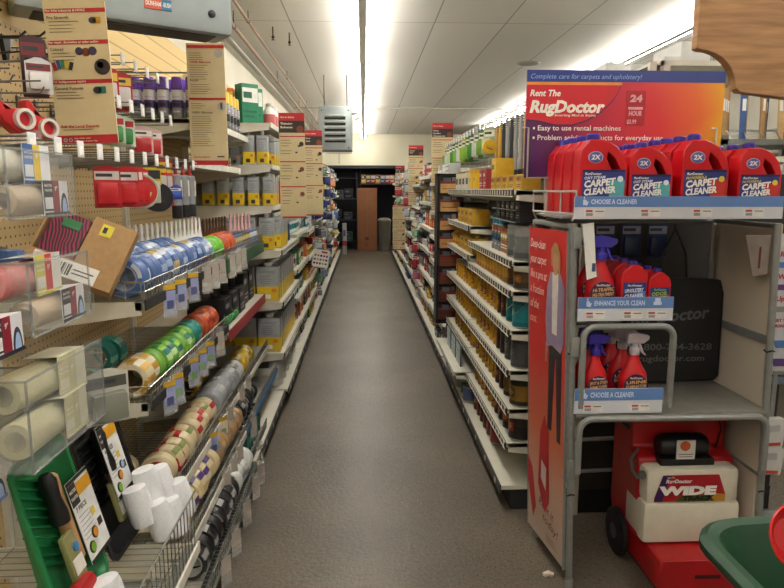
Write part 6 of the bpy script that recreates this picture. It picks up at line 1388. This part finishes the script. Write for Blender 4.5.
# ================================================================ next aisle to the right
for k in range(2):
    y = 2.92 + 1.22 * k
    t = thing('shelving_bay', '%s bay of shelving backing onto the right shelves, facing the next aisle' % FST[k], 'shelving', (1.65, y + .61, 0))
    MB().bx(1.325, 1.34, y, y + 1.21, .1, 2.12).build('back_panel', PEGW, t)
    for yy in (y + .012, y + 1.198): MB().bx(1.34, 1.37, yy - .012, yy + .012, 0, 2.12).build('upright', SHW, t)
    for z in (.12, .5, .9, 1.3, 1.7, 2.12):
        s_ = MB().bx(1.31 if z > 2 else 1.34, 1.93, y, y + 1.21, z - .022, z).build('shelf', SHW, t)
        MB().bx(1.93, 1.936, y, y + 1.21, z - .034, z + .004).build('price_rail', WHITE, s_)
def white_box(x, y, z, w, d, h, label, code=False, rz=0):
    t = thing('carton', label, 'box', (x, y, z))
    m_ = MB(); m_.T = rotz(rz, (x, y, z)); m_.box((0, 0, h / 2), (w, d, h), 0, .004); m_.build('box', mat('#d6d6d4', .5, 0, .03), t)
    m_ = MB(); m_.T = rotz(rz, (x, y, z))
    if code:
        xx = w * .1
        while xx < w * .42: q = R.choice([.002, .004]); m_.bx(xx, xx + q, -d / 2 - .001, -d / 2, h * .25, h * .55, 0); xx += q + .004
        m_.bx(-w * .1, -w * .02, -d / 2 - .001, -d / 2, h * .72, h * .8, 1)
    m_.bx(-w / 2, w / 2, -.01, .01, h, h + .001, 2); m_.build('print', [DARK, mat('#b8303a', .5), mat('#b8b4a8', .5)], t)
white_box(1.62, 3.25, 2.122, .24, .3, .12, 'white carton with a barcode on top of the shelving behind the header', True)
white_box(1.45, 3.6, 2.122, .14, .3, .08, 'low white carton left of the barcode one on the high shelf', False, .15)
white_box(1.49, 3.98, 2.122, .12, .2, .17, 'upright pale carton farther left on the high shelf', False)
white_box(1.46, 3.22, 2.122, .08, .25, .05, 'small flat white carton between the two cartons on the high shelf')
# rack of mouldings in the next aisle
t = thing('moulding_rack', 'grey steel rack holding upright wooden mouldings beyond the header sign', 'rack', (3.6, 5.2, 0))
m_ = MB()
for z in (.3, 1.0, 1.5, 1.93): m_.bx(2.72, 4.4, 4.85, 5.45, z - .04, z)
m_.build('shelf', mat('#7f817c', .45, .3), t)
m_ = MB()
for x in (2.72, 3.55, 4.36): m_.bx(x, x + .04, 4.85, 4.89, 0, 1.96).bx(x, x + .04, 5.41, 5.45, 0, 2.9)
m_.build('upright', mat('#6a6c68', .45, .3), t)
m_ = MB()
for x in [2.78 + .13 * i for i in range(12)]: m_.tube([(x, 4.86, 1.93), (x + .05, 5.0, 2.0), (x + .06, 5.42, 2.05)], .006, 5)
m_.build('divider', STEEL, t)
wcs = ['#b08a5c', '#c4a070', '#8f6a42', '#a88458', '#d0b488', '#3f5a8a', '#9c7448']
def mk_mould(c, w, h):
    def f():
        t = thing('wood_moulding', '', 'moulding', world=False)
        MB().prism([(-w / 2, 0), (w / 2, 0), (w / 2, h - .02), (w / 2 - .008, h), (-w / 2 + .008, h), (-w / 2, h - .02)], -.008, .008).build('profile', mat(c, .6, 0, .12, 12), t, bevel=.002)
        MB().bx(-w * .3, w * .3, -.0095, -.008, h * .3, h * .42).build('sticker', PAPER, t); return t
    return f
for i in range(24):
    k = (i * 3) % 7
    place('md%d' % k, mk_mould(wcs[k], .03 + .01 * (k % 3), .75), (2.80 + .038 * i, 5.0 + .055 * (i % 4), 1.932), 0, '%s upright moulding from the left on the rack beyond the header sign' % FST[i], 'moulding', 'upright mouldings', ry=.03 * ((i % 3) - 1), rx=-.05)
for i in range(10):
    nm, c, c2 = PAL[[8, 2, 0, 5, 2, 8, 0, 5, 8, 2][i]]
    place('rkg%d' % i, mk_carton(.1, .1, .3, c, c2, nm='packet'), (2.82 + .13 * i, 4.93, 1.502), 0, '%s %s pack from the left on the rack shelf under the mouldings' % (FST[i], nm), 'packet')
# plain shelving farther along the next aisle
for k in range(3):
    y = 6.4 + 2.4 * k
    t = thing('shelving_bay', '%s tall white shelving bay on the far side of the next aisle' % FST[k], 'shelving', (4.2, y + 1.1, 0))
    MB().bx(4.4, 4.42, y, y + 2.3, .1, 2.2).build('back_panel', PEGW, t)
    for z in (.15, .6, 1.05, 1.5, 1.95): MB().bx(3.8, 4.4, y, y + 2.3, z - .03, z).build('shelf', SHW, t)
    for yy in (y + .02, y + 2.28): MB().bx(4.37, 4.4, yy - .02, yy + .02, 0, 2.2).build('upright', SHW, t)
